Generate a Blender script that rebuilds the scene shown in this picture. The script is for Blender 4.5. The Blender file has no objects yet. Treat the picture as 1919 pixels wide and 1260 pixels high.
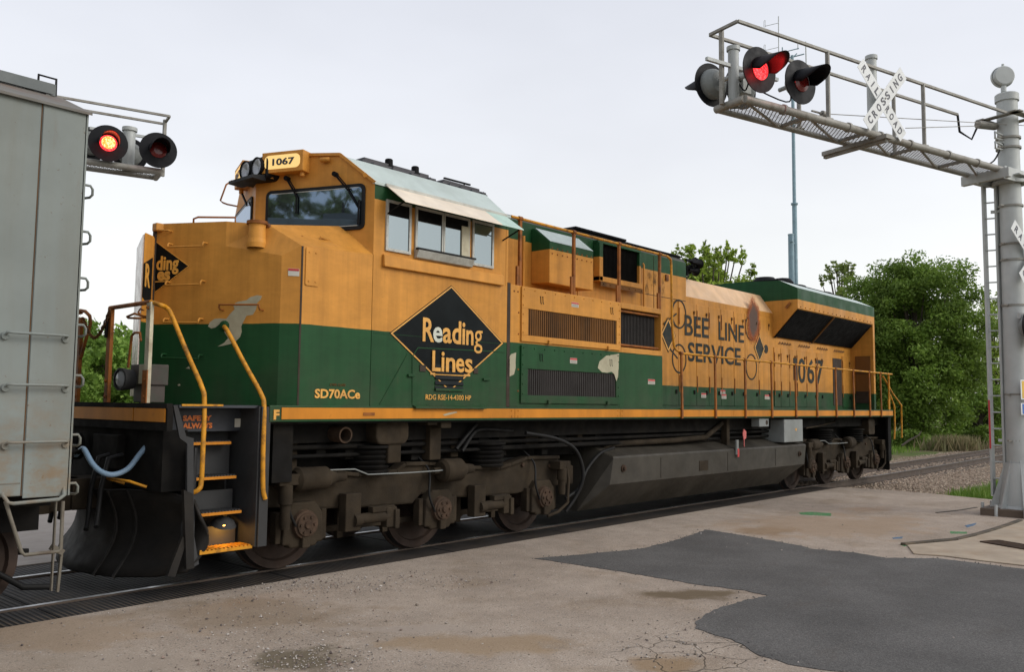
import bpy, math, random
import numpy as np
from mathutils import Vector, Matrix
random.seed(7); rng = np.random.default_rng(7)
R_ = math.radians
scene = bpy.context.scene
COL = scene.collection

# ------------------------------------------------------------------ camera
FPX = 1619.98; TH, PI_, RO = R_(41.6376), R_(4.5394), R_(0.6365)
CAM = Vector((0.0, -9.5114, 1.9115))
_F = Vector((math.cos(TH)*math.cos(PI_), math.sin(TH)*math.cos(PI_), math.sin(PI_)))
_R0 = Vector((math.sin(TH), -math.cos(TH), 0)); _U0 = _R0.cross(_F)
_R = _R0*math.cos(RO) + _U0*math.sin(RO); _U = _U0*math.cos(RO) - _R0*math.sin(RO)
cd = bpy.data.cameras.new("Camera"); cam = bpy.data.objects.new("Camera", cd); COL.objects.link(cam)
cd.sensor_width = 36; cd.lens = FPX/1919*36; cd.clip_end = 3000; cd.clip_start = 0.05
cam.matrix_world = Matrix(((_R.x, _U.x, -_F.x, CAM.x), (_R.y, _U.y, -_F.y, CAM.y), (_R.z, _U.z, -_F.z, CAM.z), (0, 0, 0, 1)))
scene.camera = cam

# ------------------------------------------------------------------ sky and sun
SUN_EL, SUN_AZ = R_(34), R_(-66)           # azimuth measured from +x towards +y
world = bpy.data.worlds.new("World"); scene.world = world; world.use_nodes = True
nt = world.node_tree; nt.nodes.clear()
def wn(t): return nt.nodes.new(t)
out = wn('ShaderNodeOutputWorld'); add = wn('ShaderNodeAddShader')
sky = wn('ShaderNodeTexSky'); sky.sky_type = 'NISHITA'; sky.sun_disc = False
sky.sun_elevation = SUN_EL; sky.sun_rotation = R_(90) - SUN_AZ; sky.dust_density = 4; sky.air_density = 1.2
b1 = wn('ShaderNodeBackground'); b1.inputs[1].default_value = 0.05
hs = wn('ShaderNodeHueSaturation'); hs.inputs['Saturation'].default_value = 0.35
nt.links.new(sky.outputs[0], hs.inputs['Color']); nt.links.new(hs.outputs[0], b1.inputs[0])
b2 = wn('ShaderNodeBackground'); b2.inputs[1].default_value = 1.0
tc = wn('ShaderNodeTexCoord'); sp = wn('ShaderNodeSeparateXYZ'); nt.links.new(tc.outputs['Generated'], sp.inputs[0])
rp = wn('ShaderNodeValToRGB'); nt.links.new(sp.outputs['Z'], rp.inputs[0])
e = rp.color_ramp.elements
e[0].position = 0.0; e[0].color = (0.86, 0.85, 0.81, 1); e[1].position = 1.0; e[1].color = (0.56, 0.58, 0.66, 1)
for p_, c_ in ((0.12, (0.84, 0.85, 0.84, 1)), (0.28, (0.725, 0.74, 0.785, 1)), (0.5, (0.63, 0.65, 0.72, 1))):
    k = e.new(p_); k.color = c_
mp = wn('ShaderNodeMapping'); mp.inputs['Scale'].default_value = (1, 1, 2.6); nt.links.new(tc.outputs['Generated'], mp.inputs[0])
nz = wn('ShaderNodeTexNoise'); nz.inputs['Scale'].default_value = 1.9; nz.inputs['Detail'].default_value = 4; nt.links.new(mp.outputs[0], nz.inputs['Vector'])
mr = wn('ShaderNodeMapRange'); mr.inputs[1].default_value = .3; mr.inputs[2].default_value = .7; mr.inputs[3].default_value = .91; mr.inputs[4].default_value = 1.07
nt.links.new(nz.outputs[0], mr.inputs[0])
vm = wn('ShaderNodeVectorMath'); vm.operation = 'SCALE'; nt.links.new(rp.outputs[0], vm.inputs[0]); nt.links.new(mr.outputs[0], vm.inputs['Scale'])
nt.links.new(vm.outputs[0], b2.inputs[0]); nt.links.new(b1.outputs[0], add.inputs[0]); nt.links.new(b2.outputs[0], add.inputs[1]); nt.links.new(add.outputs[0], out.inputs[0])
sd = bpy.data.lights.new("Sun", 'SUN'); sd.energy = 1.3; sd.angle = R_(28); sd.color = (1.0, 0.95, 0.87)
so = bpy.data.objects.new("Sun", sd); COL.objects.link(so)
sv = Vector((math.cos(SUN_AZ)*math.cos(SUN_EL), math.sin(SUN_AZ)*math.cos(SUN_EL), math.sin(SUN_EL)))
so.rotation_euler = sv.to_track_quat('Z', 'Y').to_euler(); so.location = sv*50
scene.view_settings.view_transform = 'Standard'; scene.view_settings.look = 'None'
scene.view_settings.exposure = 0.0; scene.view_settings.gamma = 1.0

# ------------------------------------------------------------------ measuring: photo pixel -> point on a real plane
def ray(px, py): return _F + _R*((px-959.5)/FPX) - _U*((py-630)/FPX)
def at(px, py, y=None, x=None, z=None):
    d = ray(px, py)
    if y is not None: t = (y-CAM.y)/d.y
    elif x is not None: t = (x-CAM.x)/d.x
    else: t = (z-CAM.z)/d.z
    return CAM + d*t
def atp(px, py, p0, n):
    d = ray(px, py); return CAM + d*((p0-CAM).dot(n)/d.dot(n))
def ad(px, py, m):                       # same horizontal distance as the vertical line through m
    d = ray(px, py); v = m-CAM; return CAM + d*((v.x*d.x+v.y*d.y)/(d.x**2+d.y**2))
V = Vector

# ------------------------------------------------------------------ mesh builder
class MB:
    def __init__(s): s.v = []; s.f = []; s.sm = []; s.mi = []; s.cur = 0
    def face(s, pts, smooth=False):
        i = len(s.v); s.v += [tuple(p) for p in pts]; s.f.append(tuple(range(i, i+len(pts)))); s.sm.append(smooth); s.mi.append(s.cur); return s
    def prism(s, pts, vec):
        pts = [V(p) for p in pts]; vec = V(vec); n = len(pts)
        nrm = V((0, 0, 0))
        for i in range(n): nrm += pts[i].cross(pts[(i+1) % n])
        if nrm.dot(vec) > 0: pts.reverse()
        i0 = len(s.v); s.v += [tuple(p) for p in pts] + [tuple(p+vec) for p in pts]
        s.f.append(tuple(range(i0, i0+n))); s.f.append(tuple(range(i0+2*n-1, i0+n-1, -1)))
        for i in range(n):
            j = (i+1) % n; s.f.append((i0+j, i0+i, i0+n+i, i0+n+j))
        s.sm += [False]*(n+2); s.mi += [s.cur]*(n+2); return s
    def box(s, x0, x1, y0, y1, z0, z1):
        return s.prism([(x0, y0, z0), (x1, y0, z0), (x1, y1, z0), (x0, y1, z0)], (0, 0, z1-z0))
    def bar(s, a, b, w, h=None, up=(0, 0, 1)):
        a, b = V(a), V(b); h = h or w; d = (b-a).normalized(); u = V(up)
        if abs(d.dot(u)) > .98: u = V((1, 0, 0))
        r = d.cross(u).normalized()*(w/2); u = r.cross(d).normalized()*(h/2)
        return s.prism([a+r+u, a-r+u, a-r-u, a+r-u], b-a)
    def tube(s, pts, r, seg=8, cap=True):
        pts = [V(p) for p in pts]; n = len(pts); rr = r if isinstance(r, (list, tuple)) else [r]*n
        i0 = len(s.v); ref = None
        for k in range(n):
            d = (pts[min(k+1, n-1)]-pts[max(k-1, 0)]).normalized()
            if ref is None: ref = d.orthogonal().normalized()
            a = (ref - d*ref.dot(d))
            a = a.normalized() if a.length > 1e-6 else d.orthogonal().normalized()
            ref = a; b = d.cross(a)
            for q in range(seg):
                t = 2*math.pi*q/seg; s.v.append(tuple(pts[k] + (a*math.cos(t)+b*math.sin(t))*rr[k]))
        for k in range(n-1):
            for q in range(seg):
                q2 = (q+1) % seg
                s.f.append((i0+k*seg+q, i0+k*seg+q2, i0+(k+1)*seg+q2, i0+(k+1)*seg+q)); s.sm.append(True); s.mi.append(s.cur)
        if cap:
            s.face(list(reversed([s.v[i0+q] for q in range(seg)]))); s.face([s.v[i0+(n-1)*seg+q] for q in range(seg)])
        return s
    def grid(s, rows, smooth=True):
        i0 = len(s.v); n = len(rows[0])
        for r in rows: s.v += [tuple(p) for p in r]
        for k in range(len(rows)-1):
            for i in range(n-1): s.f.append((i0+k*n+i, i0+k*n+i+1, i0+(k+1)*n+i+1, i0+(k+1)*n+i)); s.sm.append(smooth); s.mi.append(s.cur)
        return s
    def cyl(s, a, b, r, r2=None, seg=20): return s.tube([a, b], [r, r if r2 is None else r2], seg)
    def lathe(s, c, axis, prof, seg=24):          # prof: (distance along axis, radius)
        c = V(c); ax = V(axis).normalized(); a = ax.orthogonal().normalized(); b = ax.cross(a)
        for (d0, r0), (d1, r1) in zip(prof[:-1], prof[1:]):
            i0 = len(s.v)
            for d, r in ((d0, r0), (d1, r1)):
                for q in range(seg):
                    t = 2*math.pi*q/seg; s.v.append(tuple(c+ax*d+(a*math.cos(t)+b*math.sin(t))*max(r, 1e-4)))
            for q in range(seg):
                q2 = (q+1) % seg; s.f.append((i0+q, i0+q2, i0+seg+q2, i0+seg+q)); s.sm.append(True); s.mi.append(s.cur)
        return s
    def build(s, name, mat, parent=None, bevel=0, loc=None):
        off = V((0, 0, 0)); p = parent
        while p is not None: off += p.location; p = p.parent
        L = V(loc) if loc is not None else V((0, 0, 0))
        me = bpy.data.meshes.new(name)
        me.from_pydata([(a-off.x-L.x, b-off.y-L.y, c-off.z-L.z) for a, b, c in s.v], [], s.f)
        me.polygons.foreach_set('use_smooth', s.sm)
        for m in (mat if isinstance(mat, (list, tuple)) else [mat]): me.materials.append(m)
        if max(s.mi, default=0): me.polygons.foreach_set('material_index', s.mi)
        o = bpy.data.objects.new(name, me); COL.objects.link(o); o.location = L
        if parent is not None: o.parent = parent
        if bevel:
            bv = o.modifiers.new('Bevel', 'BEVEL'); bv.width = bevel; bv.segments = 2; bv.limit_method = 'ANGLE'; bv.angle_limit = R_(40)
        return o

def tag(o, label=None, cat=None, group=None, kind=None):
    if label: o['label'] = label
    if cat: o['category'] = cat
    if group: o['group'] = group
    if kind: o['kind'] = kind
    return o
def thing(name, label, cat, loc, group=None):
    o = bpy.data.objects.new(name, None); o.empty_display_size = .3; COL.objects.link(o); o.location = loc
    return tag(o, label, cat, group)
def structure(o): o['kind'] = 'structure'; return o
def copy_tree(o, parent=None):
    c = o.copy(); COL.objects.link(c); c.parent = parent
    for ch in [q for q in bpy.data.objects if q.parent == o]: copy_tree(ch, c)
    return c

# ------------------------------------------------------------------ materials
class NT:
    def __init__(s, name):
        s.m = bpy.data.materials.new(name); s.m.use_nodes = True; s.t = s.m.node_tree
        s.b = s.t.nodes['Principled BSDF']; s.tc = s.n('ShaderNodeTexCoord'); s.obj = s.tc.outputs['Object']
    def n(s, t, **k):
        o = s.t.nodes.new(t)
        for a, b in k.items(): setattr(o, a, b)
        return o
    def l(s, a, b): s.t.links.new(a, b)
    def set(s, sock, v):
        if hasattr(v, 'is_output'): s.l(v, sock)
        else: sock.default_value = v
    def math(s, op, a, b=0.0, c=None):
        o = s.n('ShaderNodeMath', operation=op); s.set(o.inputs[0], a); s.set(o.inputs[1], b)
        if c is not None: s.set(o.inputs[2], c)
        return o.outputs[0]
    def noise(s, scale, detail=4, rough=.55, stretch=None, off=None, dist=0):
        o = s.n('ShaderNodeTexNoise'); o.inputs['Scale'].default_value = scale; o.inputs['Detail'].default_value = detail
        o.inputs['Roughness'].default_value = rough; o.inputs['Distortion'].default_value = dist
        v = s.obj
        if stretch or off:
            m = s.n('ShaderNodeMapping'); m.inputs['Scale'].default_value = stretch or (1, 1, 1); m.inputs['Location'].default_value = off or (0, 0, 0)
            s.l(v, m.inputs[0]); v = m.outputs[0]
        s.l(v, o.inputs['Vector']); return o.outputs[0]
    def rng(s, v, a, b, c=0.0, d=1.0, smooth=True):
        o = s.n('ShaderNodeMapRange'); o.interpolation_type = 'SMOOTHSTEP' if smooth else 'LINEAR'
        s.set(o.inputs[0], v)
        for i, q in zip((1, 2, 3, 4), (a, b, c, d)): o.inputs[i].default_value = q
        return o.outputs[0]
    def mix(s, fac, a, b, blend='MIX'):
        o = s.n('ShaderNodeMix', data_type='RGBA', blend_type=blend); s.set(o.inputs[0], fac)
        for i, q in ((6, a), (7, b)):
            if isinstance(q, (tuple, list)): q = tuple(q)+(1,) if len(q) == 3 else q
            s.set(o.inputs[i], q)
        return o.outputs[2]
    def sep(s):
        o = s.n('ShaderNodeSeparateXYZ'); s.l(s.obj, o.inputs[0]); return o.outputs
    def scale(s, col, f):
        o = s.n('ShaderNodeVectorMath', operation='SCALE')
        if isinstance(col, (tuple, list)): o.inputs[0].default_value = col[:3]
        else: s.l(col, o.inputs[0])
        s.set(o.inputs['Scale'], f); return o.outputs[0]
    def bump(s, h, strength=.3, dist=.01):
        o = s.n('ShaderNodeBump'); o.inputs['Strength'].default_value = strength; o.inputs['Distance'].default_value = dist
        s.l(h, o.inputs['Height']); s.l(o.outputs[0], s.b.inputs['Normal'])
    def done(s, col, rough=.5, metal=0.0, spec=.5):
        s.set(s.b.inputs['Base Color'], col if hasattr(col, 'is_output') else tuple(col)[:3]+(1,))
        s.set(s.b.inputs['Roughness'], rough); s.b.inputs['Metallic'].default_value = metal
        s.b.inputs['Specular IOR Level'].default_value = spec
        return s.m
def M(name, c, rough=.5, metal=0, var=.12, scale=2.5, dirt=None, dirt_amt=.5, dscale=1.5, streak=False, bump=0, bscale=60, spec=.5):
    s = NT(name); col = s.scale(c, s.rng(s.noise(scale, 5), .25, .75, 1-var, 1+var))
    if dirt:
        nn = s.noise(dscale, 6, .65, stretch=(1.6, 1.6, .16) if streak else None, off=(3.1, 1.7, .4))
        col = s.mix(s.rng(nn, .42, .75, 0, dirt_amt), col, dirt)
    if bump: s.bump(s.noise(bscale, 4), bump, .006)
    return s.done(col, s.rng(s.noise(scale*2.3, 3), .2, .8, max(rough-.12, .02), min(rough+.12, 1)), metal, spec)
def emit(name, c, st, base=(0, 0, 0)):
    s = NT(name); s.b.inputs['Emission Color'].default_value = tuple(c)+(1,); s.b.inputs['Emission Strength'].default_value = st
    return s.done(base, .3)
YEL = (0.535, 0.240, 0.044); GRN = (0.013, 0.063, 0.021)
def paint(name, bands, rough=.42, grime=.5, seed=0.0):
    """painted sheet steel; bands = [(colour), z, (colour), z, (colour)...] from the bottom up"""
    s = NT(name); x, y, z = s.sep(); col = bands[0]
    zz = s.math('ADD', z, s.rng(s.noise(4, 2), 0, 1, -.004, .004))
    for i in range(1, len(bands), 2):
        col = s.mix(s.math('GREATER_THAN', zz, bands[i]), col, bands[i+1])
    if len(bands) == 1: col = s.scale(col, 1.0)
    o = (seed, seed*.7, seed*.3)
    col = s.scale(col, s.rng(s.noise(.9, 5, .6, off=o), .25, .75, .86, 1.1))
    col = s.scale(col, s.rng(s.noise(2.2, 6, .7, stretch=(3.5, 3.5, .12), off=o), .3, .75, 1.06, 1-.28*grime))
    nn = s.noise(5, 8, .72, stretch=(1, 1, .35), off=o)
    col = s.mix(s.rng(nn, .60, .80, 0, .55*grime), col, (.085, .052, .026))
    low = s.rng(z, 1.86, 2.7, .55*min(grime, .8), 0)            # road dirt thrown up along the foot of the body
    col = s.mix(s.math('MULTIPLY', low, s.rng(s.noise(3, 5, .6), .3, .7)), col, (.055, .05, .035))
    st = s.noise(3.4, 5, .6, stretch=(5, 5, .10), off=(seed+2, 1, 3)); col = s.mix(s.rng(st, .62, .78, 0, .30*grime), col, (.075, .045, .02))
    pale = s.noise(7, 6, .7, stretch=(.5, .5, 1.2), off=(seed+5, 2, 1)); col = s.scale(col, s.rng(pale, .35, .7, .93, 1.06))
    sc = s.noise(38, 3, .5, off=o); col = s.mix(s.rng(sc, .70, .76, 0, .5*grime), col, (.11, .055, .025))
    s.bump(s.noise(1.1, 3, .5), .22, .02)
    return s.done(col, s.rng(s.noise(2.5, 4), .25, .75, rough-.08, rough+.16), 0, .17)
m = {}
m['front'] = None
m['cab'] = paint('cab_paint', [GRN, 2.765, YEL, 4.335, GRN], grime=.7)
m['nose'] = paint('nose_paint', [GRN, 2.765, YEL], grime=.6, seed=2.3)
m['cabinet'] = paint('cabinet_paint', [GRN, 2.775, YEL], grime=.6, seed=4.1)
m['hood'] = paint('hood_paint', [GRN, 2.30, YEL, 4.42, GRN], grime=.9, seed=6.7)
m['rad'] = paint('radiator_paint', [GRN, 2.30, YEL, 4.34, GRN], grime=.8, seed=8.2)
m['yellow'] = paint('yellow_paint', [YEL], grime=.6, seed=1.1)
m['front'] = paint('cab_front_paint', [GRN, 2.765, YEL], grime=.5, seed=.6)
def sillmat():
    s = NT('sill_paint'); c = s.scale((.54, .20, .014), s.rng(s.noise(2.5, 5, .6, stretch=(1, 1, .3)), .3, .75, .78, 1.1)); c = s.mix(s.rng(s.noise(7, 7, .7), .58, .78, 0, .6), c, (.09, .045, .02))
    return s.done(c, .5, 0, .25)
m['sill'] = sillmat()
m['green'] = paint('green_paint', [GRN], grime=.8, seed=5.2)
m['handrail'] = M('handrail_yellow', (.56, .25, .018), .5, dirt=(.10, .045, .018), dirt_amt=.8, dscale=9, spec=.25)
m['rustrail'] = M('weathered_orange_rail', (.27, .095, .020), .65, dirt=(.05, .024, .014), dirt_amt=.9, dscale=5, spec=.2)
m['cream'] = M('faded_cream_paint', (.50, .46, .33), .6, dirt=(.2, .13, .07), dirt_amt=.6, dscale=6)
m['primer'] = M('bare_primer', (.36, .335, .23), .7, dirt=(.2, .16, .1), dirt_amt=.4, dscale=5)
m['roof'] = M('sky_paled_green_roof', (.42, .49, .46), .45, dirt=(.27, .31, .28), dirt_amt=.55, dscale=1.3, var=.1)  # green roof paint, paled to carry the sheen of the bright sky
m['visor'] = M('visor_paint', (.68, .59, .47), .55, dirt=(.42, .36, .28), dirt_amt=.4, dscale=2)
m['visorend'] = M('visor_mint_paint', (.38, .52, .45), .5)
m['roofbevel'] = M('skylit_hood_bevel', (.62, .40, .22), .5, dirt=(.3, .18, .09), dirt_amt=.4, streak=True)  # yellow bevel with the skylight on its slope mixed into the colour
m['hoodroof'] = M('sooty_hood_roof', (.055, .06, .05), .7, dirt=(.02, .02, .02), dirt_amt=.6)
m['black'] = M('black_paint', (.007, .007, .008), .6, var=.3, spec=.08)
m['emblem'] = M('emblem_black', (.006, .0085, .0095), .5, var=.35, scale=1.5, dirt=(.022, .026, .027), dirt_amt=.4, dscale=1.2, spec=.08)
m['letter'] = M('letter_gold', (.66, .33, .055), .45, dirt=(.3, .15, .05), dirt_amt=.5, dscale=6)
m['letterpale'] = M('letter_pale', (.50, .52, .44), .5)
m['letterblack'] = M('letter_black', (.013, .021, .020), .6, dirt=(.11, .06, .02), dirt_amt=.4, dscale=7, spec=.2)
m['grille'] = M('dark_grille', (.005, .0045, .004), .9, var=.3, spec=.04)
m['louver'] = M('rusty_louver', (.15, .066, .018), .8, dirt=(.04, .025, .014), dirt_amt=.85, dscale=2, streak=True, spec=.2)
m['louverdark'] = M('grey_louver', (.038, .034, .032), .8, dirt=(.02, .019, .017), dirt_amt=.7, dscale=2, spec=.2)
m['alu'] = M('aluminium_frame', (.42, .42, .38), .45, .2, dirt=(.18, .16, .12), dirt_amt=.5, dscale=8)
m['truck'] = M('truck_grime', (.034, .0255, .0165), .9, var=.35, scale=3, dirt=(.020, .016, .012), dirt_amt=.8, dscale=2.2, bump=.5, spec=.15)
m['truckrust'] = M('truck_rust', (.055, .034, .022), .85, var=.4, scale=9, dirt=(.025, .019, .013), dirt_amt=.8, dscale=5, bump=.4, spec=.2)
m['under'] = M('underframe_black', (.0085, .008, .0075), .85, var=.35, dirt=(.028, .024, .018), dirt_amt=.4, dscale=2.5, spec=.12)
m['tank'] = M('tank_grime', (.043, .038, .030), .6, var=.25, dirt=(.021, .017, .011), dirt_amt=.8, dscale=.9, bump=.15, bscale=12, spec=.25)
m['greybox'] = M('grey_steel_box', (.20, .215, .21), .6, dirt=(.12, .11, .09), dirt_amt=.5)
m['wheel'] = M('wheel_steel', (.042, .027, .020), .75, var=.3, scale=4, dirt=(.014, .011, .010), dirt_amt=.7, spec=.25)
m['tread'] = M('polished_tread', (.16, .15, .145), .4, .9)
m['plow'] = M('plow_black', (.010, .009, .008), .7, var=.35, dirt=(.026, .020, .014), dirt_amt=.75, dscale=1.6, bump=.2, bscale=8, spec=.25)
m['stepgrey'] = M('step_steel', (.038, .039, .040), .65, dirt=(.02, .018, .016), dirt_amt=.6, spec=.25)
m['hose'] = M('blue_hose', (.19, .29, .40), .5)
m['rubber'] = M('rubber_black', (.010, .010, .010), .6, spec=.2)
def hopper_paint():
    s = NT('hopper_grey'); c = s.scale((.198, .222, .210), s.rng(s.noise(1.8, 5), .25, .75, .9, 1.08))
    c = s.mix(s.rng(s.noise(1.4, 6, .65, stretch=(1.6, 1.6, .14)), .42, .75, 0, .45), c, (.155, .140, .102))
    c = s.mix(s.rng(s.noise(2.3, 7, .7, stretch=(1.5, 1.5, .22), off=(4, 1, 2)), .60, .76, 0, .4), c, (.16, .095, .05))
    c = s.mix(s.rng(s.noise(26, 4, .6), .66, .74, 0, .6), c, (.11, .06, .03))
    x, y, z = s.sep(); c = s.mix(s.math('MULTIPLY', s.rng(z, 1.1, 2.3, .7, 0), s.rng(s.noise(3.2, 6, .7, stretch=(1, 1, 1.6)), .40, .66)), c, (.20, .125, .06))
    s.bump(s.noise(.8, 3), .3, .03); return s.done(c, .62, 0, .25)
m['hopper'] = hopper_paint()
m['hopperdirty'] = M('hopper_dirty', (.15, .135, .105), .75, dirt=(.07, .045, .03), dirt_amt=.7, dscale=4)
m['gap'] = M('seam_dark', (.028, .016, .008), .8)
m['galv'] = M('galvanised_pole', (.43, .45, .44), .55, .1, var=.08, dirt=(.31, .32, .30), dirt_amt=.5, dscale=2, streak=True)
m['galvdirty'] = M('galvanised_weathered', (.27, .262, .235), .6, .1, dirt=(.11, .08, .055), dirt_amt=.6, dscale=5)
m['bluegrey'] = M('bluish_galvanised', (.20, .30, .35), .5, .1)
m['white'] = M('sign_white', (.66, .68, .68), .4, var=.04, dirt=(.5, .5, .47), dirt_amt=.3)
m['signback'] = m['galv']
m['signblack'] = M('sign_black', (.012, .014, .03), .4)
m['disc'] = M('signal_black', (.0065, .007, .009), .55, var=.3, spec=.18)
m['dimred'] = M('unlit_red_lens', (.16, .012, .012), .25)
def led(name, c0, c1, st, sc):
    s = NT(name); v = s.n('ShaderNodeTexVoronoi'); v.inputs['Scale'].default_value = sc; s.l(s.obj, v.inputs['Vector'])
    s.l(s.mix(s.rng(v.outputs['Distance'], .25, .6), c1, c0), s.b.inputs['Emission Color']); s.b.inputs['Emission Strength'].default_value = st; return s.done((.5, .02, .02), .3)
m['litred'] = led('lit_red_lens', (.75, .015, .02), (1, .10, .11), 1.7, 40)
m['hotred'] = led('lit_red_core', (1, .30, .04), (1, .82, .38), 2.0, 38)
m['lampclear'] = M('lamp_glass', (.30, .31, .33), .15, .25)
m['nbglass'] = emit('number_board_glass', (1, .62, .18), .75, (.5, .42, .2))
m['steplamp'] = emit('step_lamp', (1, .42, .06), 14, (1, .6, .2))
m['red'] = M('red_marker', (.45, .03, .03), .5)
m['labelwhite'] = M('label_white', (.52, .5, .43), .5)
m['signyellow'] = M('sign_yellow', (.62, .40, .05), .5)
m['signblue'] = M('sign_blue', (.03, .13, .42), .4)
m['tie'] = M('timber_tie', (.085, .068, .055), .9, var=.3, bump=.5, bscale=20)
m['rail'] = M('rail_rust', (.06, .042, .03), .7, dirt=(.06, .04, .03), dirt_amt=.5)
m['railtop'] = M('rail_polished', (.30, .30, .31), .35, .95)
m['bark'] = M('bark', (.075, .06, .045), .9, var=.3, bump=.6, bscale=14)
m['stone'] = None
def window_glass(name, tint, k):
    s = NT(name); g = s.n('ShaderNodeBsdfGlossy'); g.inputs['Color'].default_value = tint+(1,); g.inputs['Roughness'].default_value = .03
    mx = s.n('ShaderNodeMixShader'); mx.inputs[0].default_value = k
    s.done((.012, .016, .018), .15); s.l(s.b.outputs[0], mx.inputs[1]); s.l(g.outputs[0], mx.inputs[2])
    bp = s.n('ShaderNodeBump'); bp.inputs['Strength'].default_value = .03; bp.inputs['Distance'].default_value = .05; s.l(s.noise(1.5, 2), bp.inputs['Height']); s.l(bp.outputs[0], g.inputs['Normal'])
    s.l(mx.outputs[0], s.t.nodes['Material Output'].inputs[0]); return s.m
m['sideglass'] = window_glass('side_window_glass', (.42, .50, .53), .52)
m['windshield'] = window_glass('windshield_glass', (.38, .52, .72), .42)
m['interior_dark'] = M('dark_interior', (.006, .006, .006), .8, spec=.1)  # near-black for the unlit cab interior behind the panes
def leafmat(name, cols, trans=.35):
    s = NT(name); g = s.n('ShaderNodeNewGeometry'); r = g.outputs['Random Per Island']
    rp = s.n('ShaderNodeValToRGB'); s.l(r, rp.inputs[0]); el = rp.color_ramp.elements
    el[0].color = cols[0]+(1,); el[1].color = cols[-1]+(1,)
    for i, c in enumerate(cols[1:-1]): q = el.new((i+1)/(len(cols)-1)); q.color = c+(1,)
    col = s.scale(rp.outputs[0], s.rng(s.noise(.55, 3), .3, .7, .72, 1.22))
    s.done(col, .6, 0, .25); t = s.n('ShaderNodeBsdfTranslucent'); s.l(col, t.inputs[0])
    mx = s.n('ShaderNodeMixShader'); mx.inputs[0].default_value = trans; s.l(s.b.outputs[0], mx.inputs[1]); s.l(t.outputs[0], mx.inputs[2])
    s.l(mx.outputs[0], s.t.nodes['Material Output'].inputs[0]); return s.m
m['leaf_dark'] = leafmat('leaf_dark_green', [(.105, .180, .026), (.145, .235, .036), (.20, .29, .052)])
m['leaf_mid'] = leafmat('leaf_mid_green', [(.15, .21, .045), (.20, .27, .06), (.26, .33, .08)])
m['leaf_light'] = leafmat('leaf_light_green', [(.20, .29, .038), (.27, .37, .055), (.34, .44, .08)], .45)
m['leaf_hill'] = leafmat('leaf_hill_green', [(.12, .22, .034), (.17, .29, .046), (.23, .35, .068)], .4)
m['grass'] = leafmat('grass_blades', [(.10, .20, .025), (.15, .26, .04), (.21, .29, .06)], .3)
m['drygrass'] = leafmat('dry_grass', [(.22, .18, .10), (.30, .25, .14), (.16, .19, .07)], .3)
def stonemat(name, cols):
    s = NT(name); g = s.n('ShaderNodeNewGeometry'); rp = s.n('ShaderNodeValToRGB'); s.l(g.outputs['Random Per Island'], rp.inputs[0])
    el = rp.color_ramp.elements; el[0].color = cols[0]+(1,); el[1].color = cols[-1]+(1,)
    for i, c in enumerate(cols[1:-1]): q = el.new((i+1)/(len(cols)-1)); q.color = c+(1,)
    return s.done(rp.outputs[0], .85)
m['ballaststone'] = stonemat('ballast_stone', [(.15, .112, .078), (.29, .222, .160), (.40, .325, .25), (.21, .14, .095)])
m['gravelstone'] = stonemat('gravel_stone', [(.16, .13, .10), (.32, .28, .24), (.48, .44, .40), (.06, .05, .05), (.26, .19, .15)])

def spline(pts, k=5):
    """round a path off with a Catmull-Rom curve"""
    P = [V(p) for p in pts]; P = [P[0]*2-P[1]]+P+[P[-1]*2-P[-2]]; o = []
    for i in range(1, len(P)-2):
        a, b, c, d = P[i-1:i+3]
        for j in range(k):
            t = j/k; o.append(.5*((2*b)+(c-a)*t+(2*a-5*b+4*c-d)*t*t+(3*b-a-3*c+d)*t**3))
    return o+[P[-2]]
# ------------------------------------------------------------------ lettering
def lettering(body, p0, p1, up, mat, parent, name='lettering', bold=.02, depth=.004, valign=None, proud=.003, n=None, slant=0):
    """text stretched to fill the rectangle p0 (bottom left) - p1 (bottom right) - up (height vector)"""
    c = bpy.data.curves.new(name, 'FONT'); c.body = body; c.size = 1; c.offset = bold; c.resolution_u = 3
    t = bpy.data.objects.new(name, c); COL.objects.link(t)
    dg = bpy.context.evaluated_depsgraph_get(); me = bpy.data.meshes.new_from_object(t.evaluated_get(dg))
    bpy.data.objects.remove(t); bpy.data.curves.remove(c)
    vs = np.array([v.co[:] for v in me.vertices]); lo = vs.min(0); hi = vs.max(0)
    if valign: lo[1], hi[1] = valign
    p0, p1, up = V(p0), V(p1), V(up); ux = p1-p0; nn = V(n).normalized() if n is not None else ux.cross(up).normalized()
    b = MB(); pts = []
    for x, y, z in vs:
        a = (x-lo[0])/(hi[0]-lo[0]); q = (y-lo[1])/(hi[1]-lo[1]); pts.append(p0+ux*(a+slant*q)+up*q+nn*(proud+depth))
    b.v = [tuple(p) for p in pts]; b.f = [tuple(f.vertices) for f in me.polygons]; b.sm = [False]*len(b.f); b.mi = [0]*len(b.f)
    # thin sides so the letters are real raised vinyl
    ed = {}
    for f in b.f:
        for i in range(len(f)):
            k = (f[i], f[(i+1) % len(f)]); ed[k] = 1
    N = len(b.v); b.v += [tuple(p-nn*depth) for p in pts]
    for (i, j) in list(ed):
        if (j, i) not in ed: b.f.append((j, i, N+i, N+j)); b.sm.append(False); b.mi.append(0)
    bpy.data.meshes.remove(me)
    return b.build(name, mat, parent)
def rrect(c, u, v, w, h, r, k=4):
    c, u, v = V(c), V(u).normalized(), V(v).normalized(); pts = []
    for sx, sy, a0 in ((1, 1, 0), (-1, 1, 90), (-1, -1, 180), (1, -1, 270)):
        for i in range(k+1):
            a = R_(a0+90*i/k); pts.append(c+u*(sx*(w/2-r)+r*math.cos(a))+v*(sy*(h/2-r)+r*math.sin(a)))
    return pts

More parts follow.
